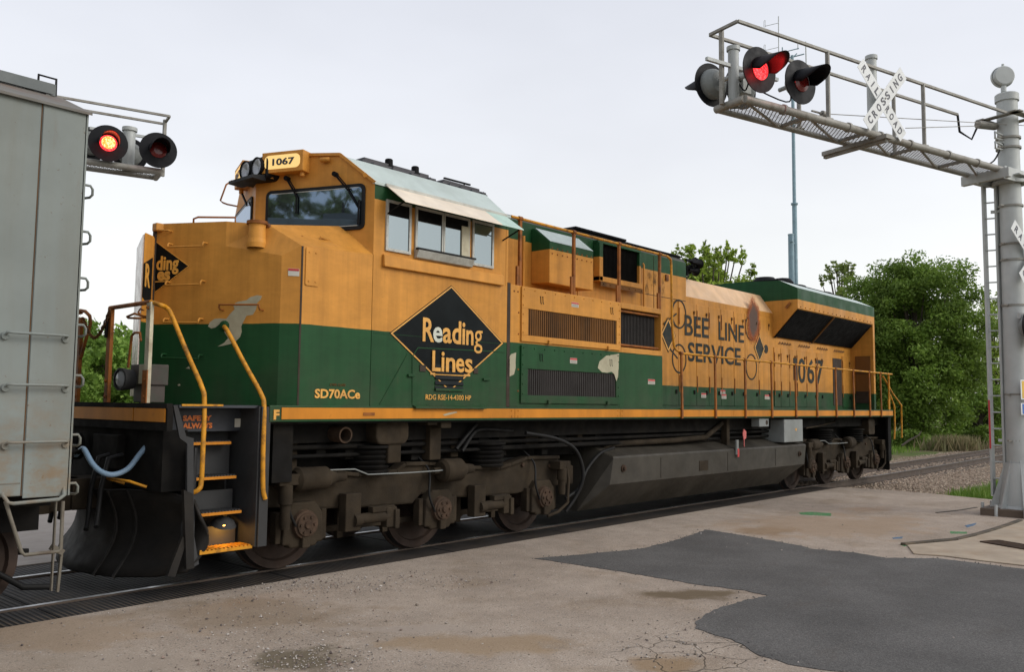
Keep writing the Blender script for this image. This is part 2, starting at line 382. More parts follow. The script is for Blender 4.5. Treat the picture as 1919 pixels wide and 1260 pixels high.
# ================================================================== ground, road, track
def g0(px, py, z=0.0): return at(px, py, z=z)
def sstep(a, b, x):
    t = np.clip((x-a)/(b-a), 0, 1); return t*t*(3-2*t)
def hill_h(x, y):
    x = np.asarray(x, float); y = np.asarray(y, float)
    h = 6.0*sstep(50, 135, y)*np.exp(-((x-45)/75)**2) + .9*np.sin(x*.045+1)*sstep(60, 120, y)*np.exp(-((x-45)/90)**2)
    return h
def ground_z(x, y): return -0.24 + hill_h(x, y)
xs = np.concatenate([np.linspace(-900, -130, 8), np.linspace(-110, 170, 57), np.linspace(200, 1200, 8)])
ys = np.concatenate([np.linspace(-600, -40, 6), np.linspace(-30, 210, 49), np.linspace(240, 1200, 7)])
X, Y = np.meshgrid(xs, ys); Z = ground_z(X, Y)
vv = np.stack([X, Y, Z], -1).reshape(-1, 3); nx = len(xs)
ff = [(j*nx+i, j*nx+i+1, (j+1)*nx+i+1, (j+1)*nx+i) for j in range(len(ys)-1) for i in range(nx-1)]
me = bpy.data.meshes.new('ground'); me.from_pydata(vv.tolist(), [], ff); me.polygons.foreach_set('use_smooth', [True]*len(ff))
s = NT('ground_soil_grass')
c = s.mix(s.rng(s.noise(.35, 6, .6), .4, .62), (.085, .115, .035), (.15, .12, .075)); c = s.scale(c, s.rng(s.noise(6, 5), .2, .8, .7, 1.25))
s.bump(s.noise(9, 5), .6, .05); me.materials.append(s.done(c, .95, 0, .1))
g = bpy.data.objects.new('ground', me); COL.objects.link(g); structure(g)

def stain_field(s, px, py, wpx, hpx, seed, soft=.35, nscale=1.6):
    """soft-edged puddle/stain mask round a place on the road (in the road's own coordinates)"""
    c0 = g0(px, py); a = (g0(px+wpx, py)-c0); b = (g0(px, py-hpx)-c0)
    x, y, z = s.sep(); M2 = np.linalg.inv(np.array([[a.x, b.x], [a.y, b.y]]))
    dx = s.math('SUBTRACT', x, c0.x); dy = s.math('SUBTRACT', y, c0.y)
    u = s.math('ADD', s.math('MULTIPLY', dx, float(M2[0, 0])), s.math('MULTIPLY', dy, float(M2[0, 1])))
    v = s.math('ADD', s.math('MULTIPLY', dx, float(M2[1, 0])), s.math('MULTIPLY', dy, float(M2[1, 1])))
    r = s.math('SQRT', s.math('ADD', s.math('MULTIPLY', u, u), s.math('MULTIPLY', v, v)))
    r = s.math('ADD', r, s.rng(s.noise(nscale, 6, .65, off=(seed, seed*.6, 0)), .2, .8, -.75, .75))
    return s.rng(r, 1.0-soft, 1.0+soft, 1, 0)
s = NT('worn_road')
c = s.mix(s.rng(s.noise(.45, 6, .6, dist=.4), .35, .68), (.290, .238, .190), (.372, .310, .252))
c = s.mix(s.rng(s.noise(.9, 6, .65, off=(5, 2, 0)), .50, .72, 0, .65), c, (.22, .165, .11))
c = s.scale(c, s.rng(s.noise(70, 3, .6), .25, .75, .72, 1.26))
c = s.scale(c, s.rng(s.noise(150, 2, .6), .3, .7, .78, 1.2))
vs = s.n('ShaderNodeTexVoronoi'); vs.inputs['Scale'].default_value = 42; s.l(s.obj, vs.inputs['Vector']); vr = s.n('ShaderNodeSeparateColor'); s.l(vs.outputs['Color'], vr.inputs[0])
c = s.mix(s.math('MULTIPLY', s.rng(vr.outputs[0], .80, .90, 0, .5), s.rng(vs.outputs['Distance'], .32, .5, 1, 0)), c, (.46, .42, .37))
c = s.mix(s.math('MULTIPLY', s.rng(vr.outputs[1], .82, .92, 0, .55), s.rng(vs.outputs['Distance'], .32, .5, 1, 0)), c, (.085, .07, .055))
c = s.scale(c, s.rng(s.noise(2.6, 7, .7), .3, .7, .88, 1.09))
for (px, py, w, h, col, am, sd_) in [
    (910, 1210, 150, 16, (.285, .20, .115), .65, 1), (575, 1238, 85, 24, (.105, .085, .05), .8, 2), (120, 1185, 200, 26, (.285, .205, .13), .55, 3),
    (1315, 1113, 100, 9, (.125, .092, .055), .95, 4), (450, 1150, 210, 22, (.21, .155, .10), .55, 5), (1450, 995, 55, 6, (.2, .13, .07), .8, 6),
    (1560, 985, 170, 20, (.30, .215, .14), .6, 7), (1240, 1250, 60, 16, (.25, .165, .085), .7, 8), (760, 1180, 120, 7, (.33, .28, .235), .7, 9),
    (1240, 962, 40, 5, (.23, .22, .2), .5, 10), (1620, 955, 45, 4, (.26, .17, .1), .5, 11), (200, 1240, 150, 15, (.30, .25, .2), .5, 12)]:
    c = s.mix(s.math('MULTIPLY', stain_field(s, px, py, w, h, sd_), am), c, col)
vo = s.n('ShaderNodeTexVoronoi', feature='DISTANCE_TO_EDGE'); vo.inputs['Scale'].default_value = 2.6
mpv = s.n('ShaderNodeMapping'); s.l(s.obj, mpv.inputs[0])
wa = s.n('ShaderNodeVectorMath', operation='ADD'); nzv = s.n('ShaderNodeTexNoise'); nzv.inputs['Scale'].default_value = 3; s.l(s.obj, nzv.inputs['Vector'])
wsx = s.n('ShaderNodeVectorMath', operation='SCALE'); wsx.inputs['Scale'].default_value = .45; s.l(nzv.outputs['Color'], wsx.inputs[0]); s.l(mpv.outputs[0], wa.inputs[0]); s.l(wsx.outputs[0], wa.inputs[1]); s.l(wa.outputs[0], vo.inputs['Vector'])
crk = s.math('MULTIPLY', s.rng(vo.outputs['Distance'], .008, .03, 1, 0), stain_field(s, 1290, 1225, 130, 42, 21, .3))
c = s.mix(s.math('MULTIPLY', crk, .75), c, (.055, .045, .03))
h = s.math('ADD', s.noise(90, 4, .7), s.math('MULTIPLY', s.noise(3, 4), 2.0)); h = s.math('SUBTRACT', h, s.math('MULTIPLY', crk, 1.2))
s.bump(h, .55, .012); m['road'] = s.done(c, .9, 0, .25)
outline = [(-11, -19), (11.5, -19), (14.2, -13), (16.2, -9.4), (18.9, -6.9), (19.4, -6.0), (20.75, -4.92), (21.2, -3.4), (21.29, -2.3), (21.15, -1.425), (-9, -1.425)]
structure(MB().prism([(x, y, 0) for x, y in outline], (0, 0, -.3)).build('road', m['road']))
structure(MB().prism([(-9, 1.425, 0), (11, 1.425, 0), (24, 46, .0), (3, 46, .0)], (0, 0, -.3)).build('far_road', M('far_road_concrete', (.34, .30, .26), .9, var=.1, bump=.3)))

# rubber crossing panels
s = NT('rubber_panel'); x, y, z = s.sep()
rib = s.math('SINE', s.math('MULTIPLY', x, 2*math.pi/.052)); edge = s.math('ABSOLUTE', y)
c = s.scale((.016, .016, .017), s.rng(s.noise(1.6, 6, .7), .3, .7, .6, 1.5))
c = s.mix(s.rng(s.noise(2.2, 7, .7, off=(2, 2, 2)), .48, .72, 0, .6), c, (.060, .045, .032))
c = s.mix(s.math('MULTIPLY', s.rng(rib, .1, .6), s.rng(edge, 1.0, 1.3, .12, .5)), c, (.15, .115, .085))
s.bump(rib, .5, .012); pan = s.done(c, .7, 0, .15)
b = MB()
for y0, y1 in ((-1.42, -.815), (-.655, .655), (.815, 1.42)):
    x0 = -9.0
    while x0 < 20.9:
        x1 = min(x0+2.44, 20.95); b.box(x0+.006, x1-.006, y0, y1, -.2, -.012 if abs(y0) > 1 or y1 > 1 else -.018); x0 += 2.44
structure(b.build('crossing_panels', pan, bevel=.006))

# the railway track
def cy(x): return .0009*max(x-24, 0)**2
trk = thing('railway_track', 'pair of steel rails on timber ties running under the train into the distance', 'railway track', (23, 0, -.2))
for sy in (-1, 1):
    b = MB(); xsn = [-60, -20, 0, 10, 21, 26]+[30+4*i for i in range(40)]
    sec = [(-.07, -.172), (.07, -.172), (.07, -.155), (.012, -.135), (.012, -.045), (.037, -.032), (.037, -.003), (.03, 0), (-.03, 0), (-.037, -.003), (-.037, -.032), (-.012, -.045), (-.012, -.135), (-.07, -.155)]
    i0 = 0
    for x in xsn:
        for (a, q) in sec: b.v.append((x, cy(x)+sy*.7525+a, q))
    n = len(sec)
    for k in range(len(xsn)-1):
        for q in range(n):
            q2 = (q+1) % n; b.f.append((k*n+q, k*n+q2, (k+1)*n+q2, (k+1)*n+q)); b.sm.append(False); b.mi.append(1 if q == 7 else 0)
    b.build('rail', [m['rail'], m['railtop']], trk)
for i in range(96):
    x = 21.4+i*.51; a = random.uniform(-.012, .012)
    MB().box(x-.11, x+.11, cy(x)-1.3+a, cy(x)+1.3+a, -.36, -.172+random.uniform(-.012, 0)).build('tie', m['tie'], trk)
s = NT('ballast_bed'); c = s.mix(s.rng(s.noise(22, 4, .7), .35, .65), (.135, .105, .078), (.30, .235, .175)); c = s.scale(c, s.rng(s.noise(.6, 4), .3, .7, .8, 1.15)); s.bump(s.noise(30, 4), 1.0, .04)
mb = s.done(c, .95, 0, .15)
b = MB(); xsn = [-60, -9.2] ; prof = [(-3.6, -.30), (-2.2, -.2), (-1.3, -.19), (1.3, -.19), (2.2, -.21), (3.6, -.32)]
def strip(xsn, prof, dz=0):
    b = MB()
    for x in xsn:
        for (a, q) in prof: b.v.append((x, cy(x)+a, q+dz))
    n = len(prof)
    for k in range(len(xsn)-1):
        for q in range(n-1): b.f.append((k*n+q+1, k*n+q, (k+1)*n+q, (k+1)*n+q+1)); b.sm.append(True); b.mi.append(0)
    return b
structure(strip([20.4, 26]+[30+4*i for i in range(40)], prof).build('ballast', mb))
structure(strip([-60, -8.8], prof).build('ballast', mb))
def stones(name, pts, sizes, mat, label, cat):
    n = len(pts); base = np.array([(1, 0, 0), (-1, 0, 0), (0, 1, 0), (0, -1, 0), (0, 0, 1), (0, 0, -.6), (.62, .62, .62), (-.6, .6, -.2), (.6, -.65, .3), (-.62, -.6, .5)], float)[:6]
    f = np.array([(0, 2, 4), (2, 1, 4), (1, 3, 4), (3, 0, 4), (2, 0, 5), (1, 2, 5), (3, 1, 5), (0, 3, 5)])
    pts = np.asarray(pts); sizes = np.asarray(sizes)
    vv = base[None]*rng.uniform(.55, 1.3, (n, 6, 3))*sizes[:, None, None]
    th = rng.uniform(0, 6.28, n); c_, s_ = np.cos(th)[:, None], np.sin(th)[:, None]
    x = vv[..., 0]*c_-vv[..., 1]*s_; y = vv[..., 0]*s_+vv[..., 1]*c_
    vv = np.stack([x, y, vv[..., 2]*.75], -1)+pts[:, None, :]
    me = bpy.data.meshes.new(name); me.from_pydata(vv.reshape(-1, 3).tolist(), [], (f[None]+(np.arange(n)*6)[:, None, None]).reshape(-1, 3).tolist())
    me.materials.append(mat); o = bpy.data.objects.new(name, me); COL.objects.link(o); return tag(o, label, cat, kind='stuff')
n = 15000; px_ = 20.9+rng.gamma(1.25, 9, n); px_ = np.clip(px_, 20.9, 75)
ya = rng.uniform(-3.6, 3.2, n); yc = np.array([cy(q) for q in px_])
keep = ~((np.abs(np.abs(ya)-.7525) < .11)); px_, ya, yc = px_[keep], ya[keep], yc[keep]
zb = np.interp(ya, [q[0] for q in prof], [q[1] for q in prof])
keep = ~((px_ < 21.35) & (ya < -1.3)); 
stones('ballast_stones', np.stack([px_, ya+yc, zb+.012], -1)[keep], rng.uniform(.02, .045, len(px_))[keep], m['ballaststone'], 'loose crushed rock ballast around the ties and rails beyond the crossing', 'ballast')
# loose gravel on the road
pp = []; sz = []
for (cx, cyy, sx, sy, n) in [(560, 1100, 90, 9, 420), (500, 1150, 120, 40, 420), (560, 1240, 90, 16, 420), (740, 1088, 120, 9, 520), (430, 1200, 250, 45, 330), (1270, 1215, 60, 22, 160), (1560, 1000, 260, 30, 90), (900, 1130, 380, 60, 160), (1840, 1035, 40, 9, 90)]:
    for _ in range(n):
        a = random.gauss(cx, sx); q = random.gauss(cyy, sy)
        if q < 935 or (q < 1170-a*.155 and a < 1100): continue
        p = g0(a, q)
        if p.y > -1.44: continue
        big = random.random() < .10; r = random.uniform(.0045, .010)*(1.9 if big else 1); pp.append((p.x, p.y, r*.35+.001)); sz.append(r)
stones('road_gravel', pp, sz, m['gravelstone'], 'pale loose gravel scattered over the road beside the rubber crossing panels', 'gravel')

# dark asphalt patch
pts = [(1003, 1048), (1085, 1041), (1200, 1030), (1265, 1014), (1325, 994), (1395, 1005), (1500, 1024), (1520, 1030), (1600, 1037), (1660, 1047), (1760, 1048), (1840, 1058), (1919, 1068), (2080, 1085), (2300, 1200), (2250, 1420), (1800, 1420), (1600, 1262), (1560, 1259), (1480, 1247), (1410, 1226), (1390, 1208), (1345, 1192), (1305, 1180), (1303, 1170), (1320, 1155), (1350, 1140), (1395, 1127), (1440, 1118), (1395, 1108), (1300, 1096), (1150, 1070)]
P3 = [g0(*q) for q in pts]; Q = []
for i, p in enumerate(P3):
    q = P3[(i+1) % len(P3)]; L = (q-p).length; k = max(1, int(L/.06)) if L < 3 else 4
    for j in range(k):
        t = j/k; r = p.lerp(q, t); w = .016 if L < 3 else 0
        Q.append((r.x+random.uniform(-w, w), r.y+random.uniform(-w, w), .0))
s = NT('fresh_asphalt'); c = s.scale((.094, .091, .087), s.rng(s.noise(90, 3, .7), .3, .7, .62, 1.42))
vs = s.n('ShaderNodeTexVoronoi'); vs.inputs['Scale'].default_value = 55; s.l(s.obj, vs.inputs['Vector']); vr = s.n('ShaderNodeSeparateColor'); s.l(vs.outputs['Color'], vr.inputs[0])
c = s.mix(s.math('MULTIPLY', s.rng(vr.outputs[0], .86, .95, 0, .6), s.rng(vs.outputs['Distance'], .3, .5, 1, 0)), c, (.17, .16, .15)); c = s.scale(c, s.rng(s.noise(.8, 6, .6), .3, .7, .84, 1.18))
c = s.mix(s.rng(s.noise(1.0, 5, .6, stretch=(1, 2.6, 1), off=(4, 4, 0)), .55, .8, 0, .4), c, (.085, .073, .06)); s.bump(s.noise(130, 3), .5, .008)
structure(MB().prism(Q, (0, 0, .006)).build('asphalt_patch', s.done(c, .85, 0, .15)))
pp = []; sz = []
for i, p in enumerate(Q):
    if p[1] > -8.2 and random.random() < .75:
        for _ in range(2): pp.append((p[0]+random.gauss(0, .05), p[1]+random.gauss(0, .05), .006)); sz.append(random.uniform(.004, .013))
stones('asphalt_crumbs', pp, sz, stonemat('asphalt_crumb', [(.03, .03, .03), (.09, .085, .08), (.2, .18, .16)]), 'dark asphalt crumbs loose along the ragged edge of the fresh asphalt patch', 'asphalt crumbs')
# pavement apron and kerb by the mast
ap = [g0(*q) for q in [(1700, 1024), (1745, 1020), (1790, 1016), (1825, 1008), (1860, 998), (1890, 988), (1912, 979), (2050, 965), (2060, 1075), (1919, 1062), (1840, 1053), (1770, 1044), (1712, 1040)]]
structure(MB().prism([(p.x, p.y, 0) for p in ap], (0, 0, .016)).build('pavement', M('apron_concrete', (.33, .27, .20), .9, var=.15, dirt=(.24, .155, .085), dirt_amt=.65, dscale=1.3, bump=.4, bscale=50), bevel=.006))
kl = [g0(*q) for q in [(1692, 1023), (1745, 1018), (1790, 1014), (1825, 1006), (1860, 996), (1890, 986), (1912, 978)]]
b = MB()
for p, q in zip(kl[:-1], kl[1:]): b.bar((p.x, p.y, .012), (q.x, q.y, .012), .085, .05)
structure(b.build('kerb', M('kerb_step_shade', (.055, .045, .032), .95, var=.35, dirt=(.14, .10, .06), dirt_amt=.7, dscale=4), bevel=.012))  # dark bar paints in the shade along the kerb step
kl = [g0(*q) for q in [(1755, 962), (1800, 957), (1830, 952)]]; b = MB()
for p, q in zip(kl[:-1], kl[1:]): b.bar((p.x, p.y, .002), (q.x, q.y, .002), .05, .012)
structure(b.build('road_joint', M('joint_tar', (.05, .04, .03), .9)))
# storm drain grate
a0, a1 = g0(1838, 1019), g0(1925, 1034); d = (a1-a0).normalized(); e_ = V((-d.y, d.x, 0))
dr = thing('drain_grate', 'rusty iron storm drain grate set in the concrete below the signal mast', 'drain grate', (a0.x, a0.y, 0))
L = (a1-a0).length
frb = MB()
for k in (0, .36): frb.bar(a0+e_*k+V((0, 0, .022)), a1+e_*k+V((0, 0, .022)), .03, .02)
for k in (0, L): frb.bar(a0+d*k+V((0, 0, .022)), a0+d*k+e_*.36+V((0, 0, .022)), .03, .02)
frb.build('frame', m['truckrust'], dr)
b = MB()
for k in range(1, 11): b.bar(a0+d*(L*k/11)+V((0, 0, .022)), a0+d*(L*k/11)+e_*.36+V((0, 0, .022)), .03, .016)
b.build('bars', m['truckrust'], dr)
MB().prism([a0+V((0, 0, .018)), a1+V((0, 0, .018)), a1+e_*.36+V((0, 0, .018)), a0+e_*.36+V((0, 0, .018))], (0, 0, -.01)).build('pit', m['gap'], dr)
# sprayed utility marks
def mark(lbl, pts, mat):
    b = MB(); P = [g0(*q) for q in pts]; b.prism([(p.x, p.y, .0) for p in P], (0, 0, .004)); tag(b.build('paint_mark', mat), lbl, 'paint mark')
def spray(name, c):
    s = NT(name); tr = s.n('ShaderNodeBsdfTransparent'); mx = s.n('ShaderNodeMixShader'); s.done(c, .8, 0, .2); s.l(s.rng(s.noise(60, 4, .8), .40, .62, 0, .9), mx.inputs[0])
    s.l(tr.outputs[0], mx.inputs[1]); s.l(s.b.outputs[0], mx.inputs[2]); s.l(mx.outputs[0], s.t.nodes['Material Output'].inputs[0]); return s.m
sg, sb = spray('green_spray', (.06, .38, .13)), spray('blue_spray', (.07, .24, .45))
mark('long green spray paint dash on the pale road in front of the fuel tank', [(1497, 962), (1520, 960.5), (1558, 963), (1557, 968), (1520, 966.5), (1500, 965)], sg)
mark('blue spray paint dash on the road near the foot of the signal mast', [(1808, 986), (1830, 981), (1827, 985), (1812, 989.5)], sb)
mark('faint green spray paint mark beside the kerb edge', [(1780, 997), (1812, 998), (1812, 1001), (1782, 1001)], sg)
mark('green spray paint mark at the pointed end of the kerb edge', [(1686, 1021), (1705, 1018), (1712, 1021), (1694, 1025)], sg)
mark('small faint blue spray mark left of the kerb edge', [(1672, 1009), (1692, 1007), (1690, 1010), (1674, 1011)], sb)

# grass
def blades(name, pts, h0, h1, mat, label, cat):
    n = len(pts); P = np.asarray(pts, float); a = rng.uniform(0, 6.28, n); h = rng.uniform(h0, h1, n); w = h*rng.uniform(.05, .10, n)
    lean = rng.normal(0, .28, (n, 2))*h[:, None]; dx = np.cos(a)*w; dy = np.sin(a)*w
    v0 = P+np.stack([-dx, -dy, np.zeros(n)], -1); v1 = P+np.stack([dx, dy, np.zeros(n)], -1); v2 = P+np.stack([lean[:, 0], lean[:, 1], h], -1)
    vv = np.stack([v0, v1, v2], 1).reshape(-1, 3); me = bpy.data.meshes.new(name); me.from_pydata(vv.tolist(), [], np.arange(n*3).reshape(-1, 3).tolist())
    me.materials.append(mat); o = bpy.data.objects.new(name, me); COL.objects.link(o); return tag(o, label, cat, kind='stuff')
pts = []
for _ in range(15000):
    x = random.uniform(21.6, 33); y = random.uniform(-7.5, -3.2)
    w = .5*math.sin(x*1.9)+.35*math.sin(x*4.3+1)
    if y > -3.35+w*.3-(x-21.6)*.015 or (x < 22.0 and y > -4.0): continue
    pts.append((x, y, -.25))
blades('grass', pts, .10, .26, m['grass'], 'short green grass growing between the ballast and the signal mast', 'grass')
pts = []
for _ in range(16000):
    x = random.uniform(30, 85); y = cy(x)+random.uniform(3.9, 12)
    pts.append((x, y, -.26))
blades('grass', pts, .12, .4, m['grass'], 'green verge grass on the far side of the rails under the trees', 'grass')
# ================================================================== the locomotive
YS = -1.56                                   # near side of cab and sill
LO = thing('diesel_locomotive', 'yellow and green diesel locomotive with black diamond emblems rolling over the crossing', 'locomotive', (14, 0, 0))
def sx(px, py=640, y=YS): return at(px, py, y=y).x
def sz(px, py, y=YS): return at(px, py, y=y).z
def rect(pxs, y=YS):
    """x0,x1,z0,z1 on the plane y from two photo corners (upper left, lower right)"""
    a = at(pxs[0], pxs[1], y=y); b = at(pxs[2], pxs[3], y=y); return a.x, b.x, b.z, a.z
XF, XR = 4.06, 24.6
# --- frame, deck and sill
b = MB(); b.box(5.13, XR-.02, -1.54, 1.54, 1.68, 1.868); b.box(XF+.02, 5.13, -1.15, 1.54, 1.68, 1.868)
b.box(4.3, XR-.3, -.85, .85, 1.12, 1.68); b.box(5.35, XR, -1.22, -1.05, 1.45, 1.68)
frame = b.build('underframe', m['under'], LO)
b = MB(); b.box(5.12, XR, -1.572, -1.541, 1.70, 1.875); b.box(5.12, XR, 1.541, 1.572, 1.70, 1.875); b.build('sill', m['green'], LO, bevel=.006)
b = MB(); 
for x0, x1 in ((5.262, 8.996), (9.004, 11.546), (11.554, 15.4), (15.408, 19.4), (19.408, XR-.02)): b.box(x0, x1, -1.580, -1.573, 1.728, 1.852)
for x in (8.93, 9.07, 11.49, 11.61):
    for z in (1.75, 1.83): b.cyl((x, -1.581, z), (x, -1.588, z), .011, seg=8)
stripe = b.build('sill_stripe', m['sill'], LO)
lettering('F', (5.165, -1.573, 1.725), (5.235, -1.573, 1.725), (0, 0, .105), m['letter'], LO, bold=.05)
MB().box(6.35, 6.52, -1.586, -1.581, 1.765, 1.80).build('builder_plate', m['rustrail'], LO)
MB().prism([(7.62, -1.5805, 1.775), (7.74, -1.5805, 1.80), (7.86, -1.5805, 1.815), (7.88, -1.5805, 1.80), (7.76, -1.5805, 1.778), (7.66, -1.5805, 1.758)], (0, -.002, 0)).build('paint_chip', m['primer'], LO)
# walkway lip
# --- front platform face
b = MB(); b.box(XF-.03, XF+.03, -1.50, 1.56, 1.84, 1.885); b.box(XF-.02, XF+.04, -1.5, 1.56, 1.62, 1.84); b.build('pilot_beam', m['under'], LO)
b = MB()
ysplit = at(251, 768, x=XF-.025).y
b.box(XF-.03, XF-.021, ysplit+.012, 1.5, 1.705, 1.835); b.box(XF-.03, XF-.021, -1.47, ysplit-.012, 1.705, 1.835); b.build('pilot_stripe', m['sill'], LO)
b = MB(); b.box(XF+.05, XF+.30, -1.30, 1.35, 1.02, 1.62); b.box(XF+.3, XF+.9, -1.0, 1.0, .7, 1.5); b.build('pilot_plate', m['under'], LO)
# --- nose
K0 = V((4.503, 0, 0)); ND = V((.494, -.87, 0)).normalized(); NN = V((-.87, -.494, 0)).normalized()
def nose(px, py): return atp(px, py, K0, NN)
C0 = nose(290, 420); A = nose(425, 408); B = nose(425, 461); C = nose(528, 479)
ztop = 3.91
D = at(567, 459, y=YS); xd = 5.46
b = MB(); zb = 1.872
c0 = V((C0.x, C0.y, 0)); cB = V((C.x, C.y, 0)); far = lambda p: V((p.x, -p.y, p.z))
def z_(p, z): return V((p.x, p.y, z))
A3 = z_(A, ztop); B3 = z_(A, B.z); C3 = z_(cB, C.z); D3 = V((xd, YS, 3.625)); E3 = V((6.455, YS, 3.66))
T0 = V((c0.x, c0.y, ztop)); pn_ = (C3-B3).cross(D3-B3).normalized(); G3 = atp(503, 421, B3, pn_); H3 = V((5.90, -.05, 4.05)); I3 = V((6.30, -1.15, 4.03))
cxm = V((4.67, .0, 0)); T0m = V((4.70, .10, ztop))
b.face([z_(c0, zb), z_(cB, zb), C3, B3, A3, T0]); b.face([z_(cB, zb), V((xd, YS, zb)), D3, C3])
b.face([V((xd, YS, zb)), V((6.455, YS, zb)), E3, D3]); b.face([B3, C3, D3, G3]); b.face([A3, B3, G3])
b.face([T0, A3, G3, H3]); b.face([G3, D3, E3, I3]); b.face([G3, I3, H3]); b.face([I3, E3, V((6.46, YS, 3.7)), V((6.4, -1.2, 4.05))])
# far half mirrored, plain
fa = [z_(c0, zb), far(z_(cB, zb)), far(V((xd, YS, zb))), far(V((6.455, YS, zb)))]
ft = [T0, far(A3), far(D3), far(E3)]
b.face([fa[1], fa[0], z_(fa[0], ztop), far(A3), z_(fa[1], 3.57)]); b.face([fa[2], fa[1], z_(fa[1], 3.57), ft[2]]); b.face([fa[3], fa[2], ft[2], ft[3]])
b.face([T0, H3, far(H3)]); b.face([far(A3), T0, far(H3), far(I3)]); b.face([far(A3), far(I3), far(E3), far(D3), z_(fa[1], 3.57)])
ns = b.build('nose', m['nose'], LO, bevel=.0)
ns.data.polygons.foreach_set('use_smooth', [False]*len(ns.data.polygons))
# centre door, standing a little proud and opened outward from the V of the nose
w0 = at(286.5, 500, x=4.47); w1 = at(268.5, 500, x=4.29); w2 = at(257, 500, x=4.66); q1 = w0
b = MB(); b.prism([(w0.x, w0.y, 1.95), (w1.x, w1.y, 1.95), (w2.x, w2.y, 1.95), (w2.x+.22, w2.y-.12, 1.95)], (0, 0, 1.80)); door = b.build('nose_door', m['nose'], ns, bevel=.02)
dd = V((w2.x-w1.x, w2.y-w1.y, 0)).normalized(); dn = V((-dd.y, dd.x, 0)); b = MB(); pa_, pb_ = V((w1.x, w1.y, 1.96))+dd*.02, V((w2.x, w2.y, 1.96))-dd*.02; b.prism([pa_, pb_, pb_+dn*.015, pa_+dn*.015], (0, 0, 1.76)); b.build('door_skin', M('pale_door_paint', (.62, .52, .46), .25, dirt=(.5, .36, .28), dirt_amt=.5), door)  # pale pinkish skin on the far face of the door
b = MB(); pq = nose(289.5, 500); b.bar((pq.x-.012, pq.y, 1.95), (pq.x-.012, pq.y, 3.84), .035, .03); b.build('door_post', m['gap'], ns)
b = MB(); b.box(c0.x-.03, c0.x+.1, c0.y-.10, c0.y+.0, 3.82, 3.91); b.build('door_hinge', m['yellow'], ns, bevel=.01)
# emblem on the nose: the right half shows
def diamond(fn, cx, cz, hw, hh, u, n, parent, name='emblem', clip=None):
    def P(a, q): return fn + u*(a*hw) + V((0, 0, q*hh))
    e = MB(); e.prism([P(-1, 0), P(0, -1), P(1, 0), P(0, 1)], n*.004); eo = e.build(name, m['emblem'], parent)
    r = MB(); o_, i_ = .985, .955
    cor = [(-1, 0), (0, -1), (1, 0), (0, 1)]
    for k in range(4):
        a, q = cor[k], cor[(k+1) % 4]
        r.prism([P(a[0]*o_, a[1]*o_)+n*.004, P(q[0]*o_, q[1]*o_)+n*.004, P(q[0]*i_, q[1]*i_)+n*.004, P(a[0]*i_, a[1]*i_)+n*.004], n*.003)
    r.build('emblem_border', m['letter'], eo); return eo
ne = MB(); pa = [nose(x, y) for x, y in ((291, 452), (354, 499), (291, 548))]; ne.prism([p for p in pa], NN*.004); neo = ne.build('emblem', m['emblem'], ns)
r = MB()
for p, q in ((pa[0], pa[1]), (pa[1], pa[2])): r.bar(p+NN*.005+V((0, 0, 0)), q+NN*.005, .006, .006)
r.build('emblem_border', m['letter'], neo)
p0 = nose(293.5, 506); p1 = nose(335, 505); lettering('ding', p0, p1, V((0, 0, 1))*(nose(300, 480).z-p0.z), m['letter'], neo, bold=.03, proud=.005, n=NN, valign=(0.0, .72))
p0 = nose(295, 527); p1 = nose(319, 526); lettering('es', p0, p1, V((0, 0, 1))*(nose(300, 509).z-p0.z), m['letter'], neo, bold=.04, proud=.005, n=NN)
r = MB(); r.bar(nose(291, 528.5)+NN*.006, nose(313, 527.5)+NN*.006, .006, .012); r.build('lettering', m['letter'], neo)
e2 = MB(); w0 = V((w0.x, w0.y, 0)); w1 = V((w1.x, w1.y, 0)); w0 = w0.lerp(w1, .08); w1 = w1.lerp(w0, .04); wn_ = V((w1-w0).y and (-(w0-w1).y, (w0-w1).x, 0)).normalized()
if wn_.y > 0: wn_ = -wn_
e2.prism([z_(w0, 3.50), z_(w1, 3.40), z_(w1, 3.03), z_(w0, 2.93)], wn_*.004); e2o = e2.build('emblem', m['emblem'], door)
lettering('R', z_(w1.lerp(w0, .15), 3.15), z_(w1.lerp(w0, .75), 3.15), (0, 0, .26), m['letter'], e2o, bold=.03, proud=.005, n=wn_)
# nose grab irons
def grab(pts, parent, mat, r=.011, name='grab_iron'):
    return MB().tube(pts, r, 7).build(name, mat, parent)
def grab_u(a, q, n, drop, parent, mat, out=.09, r=.011):
    a, q = V(a), V(q); n = V(n).normalized(); d = (q-a).normalized()
    return grab([a+V((0, 0, drop)), a+n*out*.8+V((0, 0, drop)), a+n*out+V((0, 0, drop*.6)), a+n*out, a+n*out+d*.03-V((0, 0, .0)), q+n*out-d*.03, q+n*out, q+n*out+V((0, 0, drop*.6)), q+n*out*.8+V((0, 0, drop)), q+V((0, 0, drop))], parent, mat, r)
for (a, q, mt) in (((323, 466), (388, 464), 'yellow'), ((319, 537), (384, 535), 'yellow'), ((315, 606), (380, 606), 'yellow'), ((311, 672), (380, 674), 'green')):
    grab_u(nose(*a), nose(*q), NN, .045, ns, m[mt])
grab_u(nose(419, 573), nose(493, 573), NN, -.05, ns, m['rustrail'])
grab_u(nose(299, 433), nose(322, 434), NN, .0, ns, m['yellow'], out=.05)
b = MB(); a = V((4.86, -.30, ztop+.01)); q = V((5.2, -.62, ztop+.02)); b.tube([a, a+V((0, 0, .07)), a.lerp(q, .1)+V((0, 0, .09)), q+V((0, 0, .09)), q], .012, 7); b.build('grab_iron', m['rustrail'], ns)
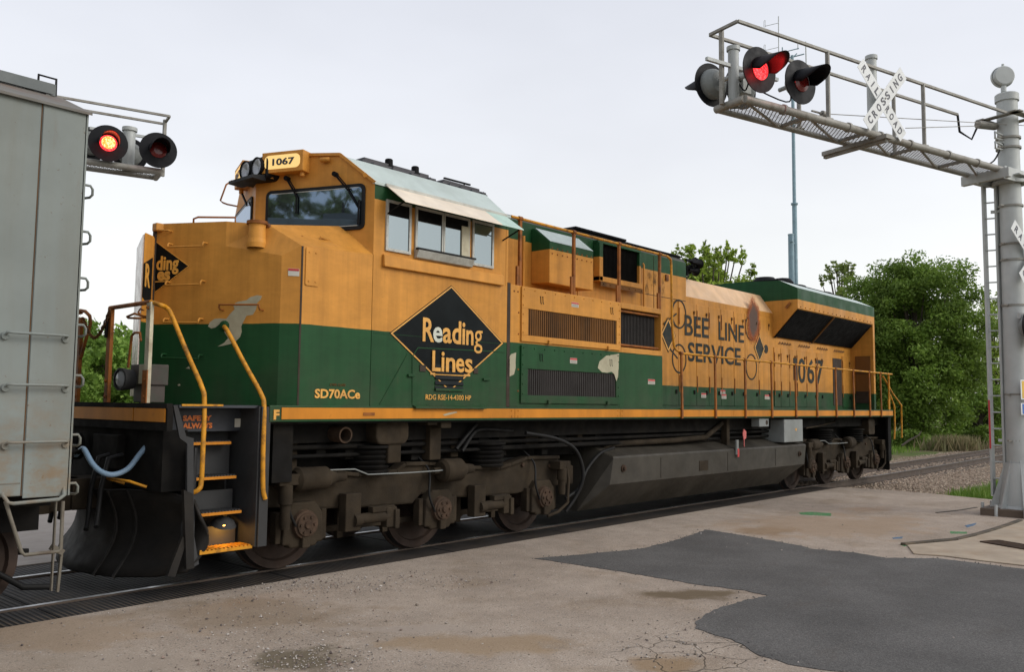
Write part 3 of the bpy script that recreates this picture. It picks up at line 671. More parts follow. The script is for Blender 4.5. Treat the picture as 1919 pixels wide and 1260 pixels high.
# grey peeled patch
pts = [(390, 612), (394, 604), (402, 598), (412, 597), (424, 598), (432, 588), (440, 580), (437, 571), (446, 566), (462, 563), (470, 557), (482, 553.5), (491, 555), (488, 562), (482, 568), (480, 580), (474, 590), (462, 592), (457, 602), (452, 612), (453, 622), (450, 632), (442, 640), (432, 645), (420, 648), (408, 650), (420, 643), (428, 634), (424, 628), (418, 618), (411, 608), (404, 614), (396, 616)]
MB().prism([nose(*q) for q in pts], NN*.003).build('peeled_patch', m['primer'], ns)
for pts in ([(348, 691), (354, 687), (356, 692)], [(333, 721), (337, 720), (338, 723), (334, 724)]): MB().prism([nose(*q) for q in pts], NN*.003).build('paint_chip', m['primer'], ns)
MB().prism([nose(*q) for q in [(282, 714), (304, 714), (306, 719), (284, 721)]], NN*.01).build('class_lamp', emit('lit_ground_lamp', (1, .85, .3), 1.3, (.6, .5, .2)), ns)
# sand filler on the sloped nose corner
fp = atp(481, 456, B3, pn_); ftz = ad(481, 421, fp).z-fp.z; b = MB(); ax = V((0, 0, 1)); b.lathe((fp.x, fp.y, fp.z), ax, [(-.055, .105), (.0, .108), (.05, .098), (ftz-.03, .092), (ftz, .096)], 20); fl = b.build('sand_filler', m['yellow'], ns)
MB().lathe((fp.x, fp.y, fp.z+ftz), ax, [(0, 0), (0, .115), (.035, .115), (.035, 0)], 20).cyl((fp.x+.11, fp.y-.02, fp.z+ftz+.015), (fp.x+.15, fp.y-.03, fp.z+ftz-.025), .03, seg=8).build('filler_cap', m['rustrail'], fl)
b = MB(); a = at(600, 459, y=-1.35); q = at(662, 476, y=-1.35); b.tube([a-V((0, 0, .02)), a+V((0, 0, .09)), q+V((0, 0, .06)), q-V((0, 0, .04))], .012, 7); b.build('grab_iron', m['yellow'], ns)
MB().lathe(at(565, 447, y=-1.3)-V((0, 0, .03)), (0, 0, 1), [(0, .045), (.03, .045), (.03, .02), (.06, .02), (.06, 0)], 12).build('lifting_lug', m['rustrail'], ns)
x0, x1, z0, z1 = rect((573, 463, 596, 538)); b = MB().prism(rrect(((x0+x1)/2, YS, (z0+z1)/2), (1, 0, 0), (0, 0, 1), x1-x0, z1-z0, .02), (0, -.012, 0))
for x in (x0+.045, x1-.045):
    for z in (z0+.05, z1-.05): b.lathe((x, YS-.012, z), (0, -1, 0), [(0, .012), (.008, .009), (.008, 0)], 8)
b.build('access_panel', m['yellow'], ns, bevel=.004)
b = MB(); b.box(xd+.0, xd+.022, YS-.006, YS+.01, 1.88, 3.62); b.build('panel_seam', m['gap'], ns)
def warn(px, py, w, h, y, parent, vert=False):
    x0, x1, z0, z1 = rect((px, py, px+w, py+h), y); k = MB().box(x0, x1, y-.004, y, z0, z1).build('warning_label', m['labelwhite'], parent)
    MB().box(x0+.002, x1-.002, y-.006, y-.004, z1-(z1-z0)*.36, z1-.003).build('label_header', m['red'], k)
    q = MB(); 
    for i in range(3): q.box(x0+.012, x1-.012, y-.006, y-.004, z0+(z1-z0)*(.12+.17*i), z0+(z1-z0)*(.17+.17*i))
    q.build('label_text', m['letterblack'], k); return k
bev_n = V((xd-cB.x, YS-cB.y, 0)); bev_n = V((bev_n.y, -bev_n.x, 0)).normalized()
if bev_n.y > 0: bev_n = -bev_n
def bevp(px, py): return atp(px, py, cB, bev_n)
k = MB().prism([bevp(540, 503), bevp(561, 504), bevp(561, 518), bevp(540, 517)], bev_n*.004).build('warning_label', m['labelwhite'], ns)
MB().prism([bevp(540.5, 503.4), bevp(560.5, 504.4), bevp(560.5, 508.5), bevp(540.5, 507.5)], bev_n*.006).build('label_header', m['red'], k)
# --- cab
b = MB(); ze = 4.53; zr = 4.90
fr = V((5.83, 0, 0)); frn = V((-.927, -.375, 0)).normalized()
def front(px, py): return atp(px, py, fr, frn)
ry = -1.12; rpx = 5.83+.404*1.12
xb = 8.845
sh = [(-1.56, 1.872), (-1.56, ze), (ry, zr), (-.75, zr+.03), (0, zr+.04), (.75, zr+.03), (-ry, zr), (1.56, ze), (1.56, 1.872)]
fx = lambda y: 5.83+.404*abs(y)
F_ = [V((fx(y), y, z)) for y, z in sh]; G_ = [V((xb, y, z)) for y, z in sh]
b.face([F_[0], V((5.83, 0, 1.872)), F_[4], F_[3], F_[2], F_[1]][::-1]); b.face([V((5.83, 0, 1.872)), F_[8], F_[7], F_[6], F_[5], F_[4]][::-1])
for i in range(8):
    b.cur = 3 if i in (0, 7) else 1
    b.face([F_[i], G_[i], G_[i+1], F_[i+1]])
b.cur = 3; b.face(G_)
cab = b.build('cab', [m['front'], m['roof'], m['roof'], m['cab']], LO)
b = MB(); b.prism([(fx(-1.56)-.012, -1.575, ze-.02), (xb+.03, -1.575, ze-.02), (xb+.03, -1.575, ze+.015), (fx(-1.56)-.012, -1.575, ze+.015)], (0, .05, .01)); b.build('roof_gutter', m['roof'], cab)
pp_ = [F_[1]+V((-.012, -.012, 0)), F_[2]+V((-.012, 0, .012)), F_[3]+V((-.012, 0, .012)), F_[4]+V((-.012, 0, .012))]
b = MB()
for p, q in zip(pp_[:-1], pp_[1:]): b.bar(p, q, .03, .035)
b.build('roof_edge', m['yellow'], cab)
MB().tube([front(605, 301)+frn*.03, front(612, 302)+frn*.06, front(620, 300)+frn*.03], .03, 8).build('lifting_lug', m['yellow'], cab)
MB().cyl(front(683, 327)+frn*.0, front(688, 330)+frn*.05, .028, seg=8).build('lifting_lug', m['yellow'], cab)
# windshields
def shield(mirror=False):
    a, q = front(499, 398), front(685, 388); u = V((.375, -.927, 0)).normalized(); w = (q-a).dot(u); z1 = (front(505, 362).z+front(675, 350).z)/2+.03; z0 = (front(680, 428).z+front(600, 438).z)/2
    c = V((a.x, a.y, 0))+u*(w/2)+V((0, 0, (z0+z1)/2)); n = frn.copy()
    if mirror: c.y = -c.y; u = V((u.x, -u.y, 0)); n.y = -n.y
    fo = MB().prism(rrect(c, u, (0, 0, 1), w, z1-z0, .075, 6), n*.022).build('windshield', m['rubber'], cab, bevel=.006)
    MB().prism(rrect(c+n*.022, u, (0, 0, 1), w-.085, z1-z0-.085, .05, 6), n*.004).build('pane', m['windshield'], fo)
    t = MB(); hw, hh = w/2-.05, (z1-z0)/2-.05
    for sgn in (-1, 1): t.bar(c+n*.027-u*(hw-.04)+V((0, 0, sgn*hh)), c+n*.027+u*(hw-.04)+V((0, 0, sgn*hh)), .006, .008)
    t.build('trim', m['alu'], fo)
shield(); shield(True)
# wipers
for p0, p1, p2 in (((541, 336), (556, 362), (560, 372)), ((631, 328), (656, 358), (676, 392))):
    b = MB(); n = frn*.05; a, c_, e_ = front(*p0)+n, front(*p1)+n, front(*p2)+n
    b.bar(a, c_, .02, .02); b.bar(a+V((.01, -.03, 0)), c_+V((.01, -.03, 0)), .012, .012); b.bar(c_, e_, .016); b.cyl(front(*p0), a+n*.4, .03, seg=10); b.bar(e_+V((0, 0, .10 if p0[0] > 600 else .02)), e_-V((0, 0, .2)), .02, .014); b.build('wiper', m['black'], cab)
for p0, p1 in (((452, 340), (470, 385)),):
    n = V((frn.x, -frn.y, 0)); a = atp(*p0, fr, n)+n*.06; c_ = atp(*p1, fr, n)+n*.05
    MB().bar(a, c_, .022).cyl(a-n*.06, a+n*.02, .03, seg=10).build('wiper', m['black'], cab)
n2 = V((frn.x, -frn.y, 0)); pts = [at(px, py, y=1.45) for px, py in ((434, 339), (424, 346), (413, 376), (418, 380), (426, 383))]; pts = [V((6.43, 1.45, pts[0].z))]+pts+[V((6.43, 1.45, pts[-1].z))]
grab(pts, cab, m['rustrail'], .012)
# headlight housing and number boards
HC = front(470, 316); HC = V((5.80, -.05, HC.z)); 
hx = at(470, 318, y=-.12)
b = MB(); hz0, hz1 = at(470, 338, y=-.1).z, at(480, 295, y=-.1).z
b.prism(rrect((5.98, -.02, (hz0+hz1)/2), (0, 1, 0), (0, 0, 1), .60, hz1-hz0, .08), (-.20, 0, 0)); hl = b.build('headlight', m['disc'], cab, bevel=.01)
for dy in (-.13, .13):
    b = MB(); c_ = V((5.78, -.02+dy, (hz0+hz1)/2+.02)); b.lathe(c_, (-1, 0, 0), [(0, .105), (.04, .11), (.04, .085), (.015, .0)], 20); b.build('lamp', m['lampclear'], hl)
    MB().lathe(c_, (-1, 0, 0), [(0, .122), (.055, .122), (.055, .108), (0, .108)], 20).build('lamp_rim', m['black'], hl)
b = MB(); b.prism([(5.79, -.28, hz0+.06), (5.60, -.28, hz0+.03), (5.60, -.28, hz0-.01), (5.79, -.28, hz0-.02)], (0, .54, 0)); b.build('lamp_shade', m['disc'], hl)
def numboard(mirror):
    u = V((.375, -.927, 0)); n = frn.copy()
    a, q = front(499, 310), front(581, 305); w = (q-a).dot(u); z0, z1 = front(540, 330).z, front(540, 288).z
    a = V((a.x, a.y, (z0+z1)/2))-n*.05; c_ = a+u*(w/2)
    if mirror: c_.y = -c_.y; u = V((u.x, -u.y, 0)); n.y = -n.y
    c_ = c_+u*.02
    hw, hh = w/2*.93, (z1-z0)/2*.92
    pl = [c_-u*hw-V((0, 0, hh)), c_+u*(hw-.0)-V((0, 0, hh)), c_+u*hw+V((0, 0, hh)), c_-u*hw+V((0, 0, hh))]
    k = MB().prism(pl, n*.20).build('number_board', m['yellow'], cab, bevel=.008)
    fc = c_+n*.20
    gl = MB().prism(rrect(fc, u, (0, 0, 1), hw*1.72, hh*1.32, hh*.5, 5), n*.006).build('board_glass', m['nbglass'], k)
    b0 = fc-u*(hw*.46)-V((0, 0, hh*.34)); b1 = fc+u*(hw*.60)-V((0, 0, hh*.34))
    if mirror: b0, b1 = b1, b0
    lettering('1067', b0, b1, (0, 0, hh*.68), m['signblack'], k, bold=.03, proud=.007, n=n)
    lb = MB(); 
    for t in (-.35, .4): lb.cyl(c_+u*hw*t*2-V((0, 0, hh))+n*.12, c_+u*hw*t*2-V((0, 0, hh+.05))+n*.12, .03, seg=8)
    lb.build('latch', m['yellow'], k)
numboard(False); numboard(True)
# rooftop units
b = MB(); a = at(642, 300, y=-.85); x0 = 6.65; zr2 = zr+.02
ra = at(640, 296, y=-.8); 
for (x0, x1) in ((6.72, 8.0), (8.12, 9.0)):
    rb = MB(); rb.box(x0, x1, -.98, .98, zr+.0, zr+.085); rb.box(x0+.06, x1-.1, -.94, .94, zr+.085, zr+.13); rb.box(x1-.12, x1+.06, -.95, -.85, zr+.03, zr+.07)
    for k in range(4): x = x0+(x1-x0)*(k+.5)/4; rb.cyl((x, -.99, zr+.05), (x, -1.03, zr+.05), .022, seg=8)
    k = rb.build('roof_unit', M('roof_unit_black', (.022, .021, .028), .5), cab, bevel=.01)
    if x0 < 7:
        for x in (7.22, 7.68): MB().lathe((x, -.9, zr+.085), (0, 0, 1), [(0, .07), (.02, .07), (.02, .055), (.11, .052), (.12, .04), (.12, 0)], 14).build('roof_antenna', m['black'], k)
    else: MB().bar((x0+.1, -.9, zr+.16), (x0+.62, -.9, zr+.165), .03, .02).cyl((x0+.5, -.9, zr+.08), (x0+.5, -.9, zr+.16), .012, seg=6).build('roof_antenna', m['black'], k)
# side windows: opening, frames, panes
WT = 4.36
def window(px0, px1, pyb, ztop_, sill=False):
    x0 = sx(px0, 420); x1 = sx(px1, 430); z0 = sz((px0+px1)/2, pyb); w = x1-x0
    f = MB(); t = .035; y0, y1 = YS-.025, YS+.01
    f.box(x0, x0+t, y0, y1, z0, ztop_); f.box(x1-t, x1, y0, y1, z0, ztop_); f.box(x0+t, x1-t, y0, y1, z0, z0+t); f.box(x0+t, x1-t, y0, y1, ztop_-t, ztop_)
    for i in range(5):
        f.lathe((x0+t/2, y0, z0+(ztop_-z0)*(i+.5)/5), (0, -1, 0), [(0, .007), (.004, .005), (.004, 0)], 6)
        f.lathe((x0+w*(i+.5)/5, y0, z0+t/2), (0, -1, 0), [(0, .007), (.004, .005), (.004, 0)], 6)
    k = f.build('window', m['alu'], cab, bevel=.004)
    MB().box(x0+t, x1-t, YS-.012, YS-.004, z0+t, ztop_-t).build('pane', m['sideglass'], k); zb2 = z0+(ztop_-z0)*(.70 if px0 < 870 else .93); MB().box(x0+t+.002, x1-t-.002, YS-.016, YS-.0125, zb2, ztop_-t).build('dark_cab_interior', m['interior_dark'], k); return x0, x1, z0  # added dark strip on the pane imitates the unlit cab ceiling inside
window(722, 769, 474, WT); window(777, 830, 478, WT); window(829, 879, 488, WT); window(884, 924, 501, WT)
b = MB(); xa, xe = sx(776, 480), sx(881, 490); zz0, zz1 = sz(830, 494), sz(830, 478); b.prism([(xa, YS, zz0), (xa, YS-.05, zz0+.01), (xa, YS-.085, zz1-.015), (xa, YS-.085, zz1), (xa, YS, zz1+.01)], (xe-xa, 0, 0)); b.build('armrest', m['alu'], cab, bevel=.005)
b = MB(); b.box(xa-.02, xe+.02, YS-.095, YS-.05, zz1-.005, zz1+.018); b.build('armrest_pad', m['rubber'], cab)
x = sx(872, 450); MB().box(x-.09, x+.05, YS-.03, YS-.012, zz1+.03, WT-.12).build('wind_deflector', m['cream'], cab)
# sunshade
a0 = at(724, 351, y=YS-.01); a1 = at(930, 400, y=YS-.01); c0_ = at(757, 384, y=YS-.36); c1_ = at(955, 420, y=YS-.36)
zt = (a0.z+a1.z)/2; zl = (c0_.z+c1_.z)/2; xs0, xs1 = a0.x, a1.x+.18
xm = xs0+(xs1-xs0)*.80
b = MB()
def vis(xa, xb): return [(xa, YS-.015, zt), (xb, YS-.015, zt), (xb, YS-.36, zl), (xa, YS-.36, zl)]
b.prism(vis(xs0, xm), (0, .006, .016)); vz = b.build('sunshade', m['visor'], cab, bevel=.003)
MB().prism(vis(xm+.001, xs1), (0, .006, .016)).build('shade_end', m['visorend'], vz, bevel=.003)
MB().box(xs0-.02, xs1+.01, YS-.04, YS, zt-.005, zt+.028).build('shade_rail', m['alu'], vz)
for x in (xs0+.02, xs1-.03): MB().bar((x, YS, zl-.10), (x, YS-.30, zl+.01), .015).build('shade_bracket', m['under'], vz)
# ledge under the windows
a, q = at(716, 490, y=YS), at(940, 522, y=YS); zz = (a.z+q.z)/2
MB().prism([(a.x, YS, zz-.085), (a.x, YS-.055, zz-.085), (a.x, YS-.04, zz+.06), (a.x, YS, zz+.07)], (q.x-a.x, 0, 0)).build('drip_ledge', m['yellow'], cab, bevel=.01)
b = MB(); b.box(6.46, 6.478, YS-.005, YS+.01, 1.88, 3.67); b.box(8.80, 8.812, YS-.004, YS+.01, 3.55, 4.5); b.build('panel_seam', m['cab'], cab)
b = MB(); b.box(sx(700), sx(948), YS-.004, YS+.01, 2.735, 2.742); b.build('weld_line', m['green'], cab)
MB().box(8.835, 8.90, YS-.004, YS+.3, 1.88, 3.60).build('panel_gap', m['gap'], cab)
# emblem on the cab side
ec = V((7.752, YS, 2.748)); em = diamond(ec, 0, 0, 1.02, .69, V((1, 0, 0)), V((0, -1, 0)), cab)
def side_text(body, pxl, pyt, pyb, pxr, pyr, mat, parent, y, bold=.02, **k):
    a = at(pxl, pyb, y=y); q = at(pxr, pyr, y=y); z = a.z; h = at(pxl, pyt, y=y).z-a.z
    return lettering(body, (a.x, y, z), (q.x, y, z), (0, 0, h), mat, parent, bold=bold, n=(0, -1, 0), **k)
ye = YS-.007
x0, x1 = sx(791), sx(900); zb_ = sz(792, 640); zc = sz(792, 595)
# the word, letter by letter so that the odd pale one can stand out
wds = [('R', 0, .185, 0, 1), ('e', .17, .325, 0, .66), ('a', .33, .48, 0, .66), ('d', .49, .645, 0, 1), ('i', .665, .715, 0, .97), ('n', .735, .865, 0, .66), ('g', .88, 1.03, -.34, .68)]
for ch, u0, u1, v0, v1 in wds:
    lettering(ch, (x0+(x1-x0)*u0, ye, zb_+(zc-zb_)*v0), (x0+(x1-x0)*u1, ye, zb_+(zc-zb_)*v0), (0, 0, (zc-zb_)*(v1-v0)), m['letterpale'] if ch == 'e' else m['letter'], em, bold=0 if ch == 'g' else .02, n=(0, -1, 0), proud=0)
x0, x1 = sx(809), sx(884); zb_ = sz(809, 696); zc = sz(809, 657)
for ch, u0, u1, v0, v1 in [('L', 0, .2, 0, 1), ('i', .22, .29, 0, .97), ('n', .33, .56, 0, .7), ('e', .58, .79, 0, .7), ('s', .81, 1.0, 0, .7)]:
    lettering(ch, (x0+(x1-x0)*u0, ye, zb_+(zc-zb_)*v0), (x0+(x1-x0)*u1, ye, zb_+(zc-zb_)*v0), (0, 0, (zc-zb_)*(v1-v0)), m['letter'], em, bold=.02, n=(0, -1, 0), proud=.006, depth=.008)
MB().box(x0-.02, x1-.03, ye-.004, ye, zb_-.045, zb_-.02).build('lettering', m['letter'], em)
x0, x1, z0, z1 = rect((815, 681, 867, 734))
b = MB(); nl = 5
for i in range(nl):
    z = z1-(z1-z0)*(i+1)/nl; h = (z1-z0)/nl
    b.prism([(x0, YS-.004, z), (x0, YS-.018, z+h*.10), (x0, YS-.018, z+h*.2), (x0, YS-.004, z+h*.85)], (x1-x0, 0, 0))
b.build('vent_louver', m['emblem'], cab, bevel=.003)
b = MB(); b.box(x0, x1, YS-.030, YS-.005, z0, z0+.03); b.build('vent_lip', m['green'], cab)
for (a, q) in (((763, 701), (775, 707)), ((904, 709), (916, 714))): x0, x1, z0, z1 = rect((*a, *q)); MB().box(x0, x1, YS-.03, YS, z0, z1).build('latch', m['green'], cab, bevel=.006)
for (a, q) in (((786, 684), (797, 697)), ((887, 690), (895, 701))): x0, x1, z0, z1 = rect((*a, *q)); MB().box(x0, x1, YS-.012, YS-.0, z0, z1).build('latch', m['gap'], cab, bevel=.003)
b = MB(); x0, x1, z0, z1 = rect((773, 759, 905, 767)); b.prism([(x0, YS, z0), (x0, YS-.07, z0), (x0, YS-.07, z0+.02), (x0, YS, z1)], (x1-x0, 0, 0)); b.build('door_sill', m['green'], cab, bevel=.004)
b = MB(); seam = [(773, 758), (773, 668), (783, 652), (946, 660)]
P = [at(*q, y=YS-.004) for q in seam]
for p, q in zip(P[:-1], P[1:]): b.bar(p, q, .008, .012)
p, q = at(764, 664, y=YS-.004), at(712, 758, y=YS-.004); b.bar(p, q, .008, .012)
b.build('door_seam', m['green'], cab)
side_text('SD70ACe', 589, 729, 747, 674, 748, m['letter'], cab, YS-.001, bold=.03)
side_text('CWR CLASS', 618, 719, 723.5, 647, 723.5, m['louver'], cab, YS-.001, bold=0)
side_text('RDG RSE-14-4300 HP', 797, 739.5, 749.5, 882, 752, m['letter'], cab, YS-.001, bold=.01)
# interior bulkhead items seen beneath: none (glass is reflective)
# --- full width equipment cabinet behind the cab
cx0, cx1, cx2, ct = 8.90, 11.55, 12.86, 3.585
b = MB(); b.box(cx0, cx1, YS, -.9, 1.872, ct); b.box(cx1, cx2, YS, -.9, 1.872, 2.765); b.box(cx1, cx2, YS+.14, -.9, 2.765, ct); b.box(cx1, cx1+.05, YS, YS+.14, 2.765, ct); b.box(cx2-.05, cx2, YS, YS+.14, 2.765, ct); b.box(cx1+.05, cx2-.05, YS, YS+.14, ct-.09, ct); b.box(cx1+.05, cx2-.05, YS, YS+.14, 2.765, 2.86)
b.box(cx0, cx2, .9, 1.56, 1.872, ct)
cbt = b.build('equipment_cabinet', m['cabinet'], LO, bevel=.008)
def louvered(pan, lou, lmat, pmat):
    x0, x1, z0, z1 = pan; a0, a1, b0, b1 = lou; y0 = YS-.028; d = MB()
    d.box(x0, x1, y0, YS, b1, z1); d.box(x0, x1, y0, YS, z0, b0); d.box(x0, a0, y0, YS, b0, b1); d.box(a1, x1, y0, YS, b0, b1)
    nx_ = 10
    for i in range(nx_+1):
        x = x0+.05+(x1-x0-.1)*i/nx_
        for z in (z1-.035,): d.lathe((x, y0, z), (0, -1, 0), [(0, .014), (.01, .01), (.01, 0)], 8)
    for i in range(1, 6):
        for x in (x0+.03, x1-.03): d.lathe((x, y0, z0+(z1-z0)*i/6), (0, -1, 0), [(0, .014), (.01, .01), (.01, 0)], 8)
    o = d.build('louver_panel', pmat, cbt, bevel=.005)
    g_ = MB(); n = 46
    for i in range(n):
        x = a0+(a1-a0)*(i+.5)/n; g_.prism([(x-.020, y0+.012, b0), (x+.010, y0+.012, b0), (x+.022, YS+.02, b0), (x+.004, YS+.02, b0)], (0, 0, b1-b0))
    g_.build('louver', lmat, o); MB().box(a0, a1, YS-.001, YS-.0005, b0, b1).build('louver_back', m['gap'], o)
    h_ = MB()
    for t in (.25, .86): x = x0+(x1-x0)*t; h_.box(x-.03, x+.03, y0-.03, y0, z0-.01, z0+.05)
    h_.build('panel_latch', pmat, o, bevel=.006)
    for t in (.16, .88):
        x = x0+(x1-x0)*t; z = z1-.16; k = MB()
        for dx in (0, .05): k.tube([(x+dx, y0-.003, z+.05), (x+dx+.015, y0-.006, z+.06), (x+dx+.02, y0-.004, z-.03), (x+dx+.035, y0-.006, z-.05)], .005, 5)
        k.build('stencil_mark', m['letterblack'], o)
    return o
pu = rect((976, 533, 1161, 656)); lu = rect((987.5, 579, 1153, 645)); pu = (pu[0], cx1-.004, 2.80, ct-.01); la = at(987.5, 579, y=YS); lb = at(987.5, 629, y=YS)
o1 = louvered(pu, (lu[0], lu[1], lb.z, la.z), m['louver'], m['yellow'])
pl_ = (pu[0], cx1-.03, sz(975, 756), 2.745); la = at(984.5, 691.5, y=YS); lb = at(984.5, 741, y=YS)
o2 = louvered(pl_, (lu[0], lu[1]-.01, lb.z, la.z), m['louverdark'], m['green'])
warn(1071, 566, 13, 11, YS-.028, o1); warn(1068, 671, 13, 11, YS-.028, o2); warn(1214, 711, 13, 10, YS-.002, cbt)
pts = [(1120, 690), (1123, 678), (1130, 672), (1136, 667), (1150, 665), (1160, 663), (1159, 690), (1158, 706), (1155, 715), (1151, 702), (1146, 697), (1138, 699), (1128, 698)]
MB().prism([at(*q, y=YS-.029) for q in pts], (0, -.003, 0)).build('peeled_patch', m['primer'], o2)
pts = [(951, 672), (958, 664), (967, 661), (966, 676), (966, 690), (963, 702), (955, 706), (950, 704)]
MB().prism([at(*q, y=YS-.001) for q in pts], (0, -.003, 0)).build('peeled_patch', m['primer'], cbt)
b = MB()
for i in range(4): b.lathe((8.98+.1*i*.8, YS, ct-.09), (0, -1, 0), [(0, .015), (.01, .01), (.01, 0)], 8)
for z in (3.2, 2.9, 2.4, 2.1): b.lathe((9.08, YS, z), (0, -1, 0), [(0, .015), (.01, .01), (.01, 0)], 8)
b.build('rivets', m['rustrail'], cbt)
b = MB()
for i in range(26): x = cx1+.09+(cx2-cx1-.18)*(i+.5)/26; b.box(x-.012, x+.006, YS+.10, YS+.138, 2.865, ct-.095)
gr = b.build('grille', m['louverdark'], cbt); MB().box(cx1+.06, cx2-.06, YS+.136, YS+.139, 2.862, ct-.092).build('grille_back', m['gap'], gr)
b = MB()
for z in (2.90, ct-.13): b.tube([(cx1+.09, YS+.05, z), (cx2-.08, YS+.05, z)], .02, 8)
b.build('grille_bar', m['rustrail'], gr)
# --- tall hood behind the cab
HY = -.9; HX0, HX1, HT = xb, 14.79, 4.76
b = MB(); pr = [(HY, 1.872), (HY, HT-.04), (HY+.10, HT+.05), (0, HT+.09), (-HY-.10, HT+.05), (-HY, HT-.04), (-HY, 1.872)]
for i in range(6):
    b.cur = 1 if 1 <= i <= 4 else 0
    a, q = pr[i], pr[i+1]; b.face([(HX0, *a), (HX1, *a), (HX1, *q), (HX0, *q)])
b.cur = 0; b.face([(HX1, *q) for q in pr]); b.face([(HX0, *q) for q in pr[::-1]])
hood = b.build('central_hood', [m['hood'], m['hoodroof']], LO)
b = MB(); b.box(11.2, 14.7, -.82, -.55, HT+.03, HT+.10); b.box(11.3, 12.8, -.86, .3, HT+.09, HT+.13); b.box(13.0, 14.75, -.84, .3, HT+.06, HT+.09); b.build('roof_hatch', m['black'], hood, bevel=.012)
# protruding blower box
BY = -1.27
bx0 = sx(1030, 500, BY); bx1 = sx(1112, 500, BY); bz0 = sz(1072, 538, BY); bz1 = sz(1030, 452, BY)
b = MB(); b.prism([(bx0, HY, bz0+.02), (bx0, BY, bz0), (bx0, BY, bz1), (bx0, HY-.06, bz1+.24), (bx0, HY, bz1+.24)], (bx1-bx0, 0, 0))
bl = b.build('blower_box', paint('blower_paint', [YEL, bz1-.12, GRN], grime=.6, seed=3.9), hood, bevel=.012)
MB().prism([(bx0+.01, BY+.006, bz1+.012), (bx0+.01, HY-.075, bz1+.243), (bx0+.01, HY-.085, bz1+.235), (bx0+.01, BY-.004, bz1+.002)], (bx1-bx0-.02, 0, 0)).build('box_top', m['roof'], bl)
b = MB()
for z in (bz1-.10, bz0+.46):
    for i in range(9): b.lathe((bx0+.06+(bx1-bx0-.12)*i/8, BY, z), (0, -1, 0), [(0, .014), (.01, .01), (.01, 0)], 7)
b.build('rivets', m['rustrail'], bl)
MB().box(bx0-.22, bx0-.18, HY-.03, HY, 3.6, 4.5).box(bx1+.06, bx1+.08, HY-.012, HY, 3.6, 4.45).build('hood_post', m['yellow'], hood)
# upper grille with frame
gx0, gx1, gz0, gz1 = sx(1124, 490, HY-.06), sx(1195, 490, HY-.06), sz(1160, 526, HY-.06), 4.66
f = MB(); f.box(gx0-.10, gx0, HY-.13, HY, gz0-.08, gz1); f.box(gx1, gx1+.05, HY-.10, HY, gz0-.08, gz1); f.box(gx0-.10, gx1+.05, HY-.13, HY, gz0-.09, gz0); f.box(gx0-.10, gx1+.05, HY-.10, HY, gz1, gz1+.05)
ug = f.build('air_intake', m['hood'], hood, bevel=.008)
f = MB()
for i in range(30): x = gx0+(gx1-gx0)*(i+.5)/30; f.box(x-.012, x+.012, HY-.05, HY-.02, gz0, gz1)
f.build('intake_grille', m['grille'], ug); MB().box(gx0, gx1, HY-.012, HY-.008, gz0, gz1).build('grille_back', m['black'], ug)
f = MB(); f.box(gx0-.08, gx1+.04, HY-.14, HY-.131, gz0-.17, gz0-.095)
for i in range(7): f.lathe((gx0+(gx1-gx0)*i/6, HY-.141, gz0-.13), (0, -1, 0), [(0, .014), (.01, .01), (.01, 0)], 7)
f.build('intake_lip', m['louver'], ug)
f = MB(); f.tube([(gx1+.22, HY-.03, 4.50), (gx1+.22, HY-.05, 4.47), (gx1+.22, HY-.05, 3.45)], .018, 7); f.build('conduit', m['yellow'], hood)
s = NT('soot_stain'); s.done((.02, .018, .015), .9); tr = s.n('ShaderNodeBsdfTransparent'); mx = s.n('ShaderNodeMixShader'); s.l(s.rng(s.noise(4.5, 6, .7, stretch=(1.3, 1, .6), off=(.7, .2, .9)), .50, .80, 0, .75), mx.inputs[0]); s.l(tr.outputs[0], mx.inputs[1]); s.l(s.b.outputs[0], mx.inputs[2]); s.l(mx.outputs[0], s.t.nodes['Material Output'].inputs[0]); m['soot'] = s.m
b = MB(); a, q = at(1206, 505, y=HY-.002), at(1246, 560, y=HY-.002); b.prism(rrect(((a.x+q.x)/2, HY-.002, (a.z+q.z)/2), (1, 0, 0), (0, 0, 1), q.x-a.x, a.z-q.z, .12), (0, -.001, 0)); b.build('soot_stain', m['soot'], hood)
b = MB(); b.box(12.0, HX1-.02, HY-.005, HY, 3.955, 3.965); b.box(13.62, 13.63, HY-.005, HY, 3.4, 4.7); b.build('panel_seam', m['gap'], hood)
x0 = sx(1246, 510, HY); MB().box(x0, x0+.10, HY-.03, HY, 4.28, 4.40).build('latch', m['rustrail'], hood, bevel=.01)
# air horn
hp = at(1294, 500, y=-.72); b = MB(); b.cyl((hp.x-.15, -.72, hp.z-.2), (hp.x-.15, -.72, hp.z), .03, seg=8)
for dy, dz, L in ((-.12, .06, .30), (.02, .12, .36), (.10, -.03, .28), (-.06, -.09, .26)): b.lathe((hp.x-.15, -.72+dy, hp.z+dz), (1, 0, 0), [(0, .02), (L*.6, .04), (L*.9, .075), (L, .10), (L*.93, .0)], 14)
b.build('air_horn', m['black'], LO)
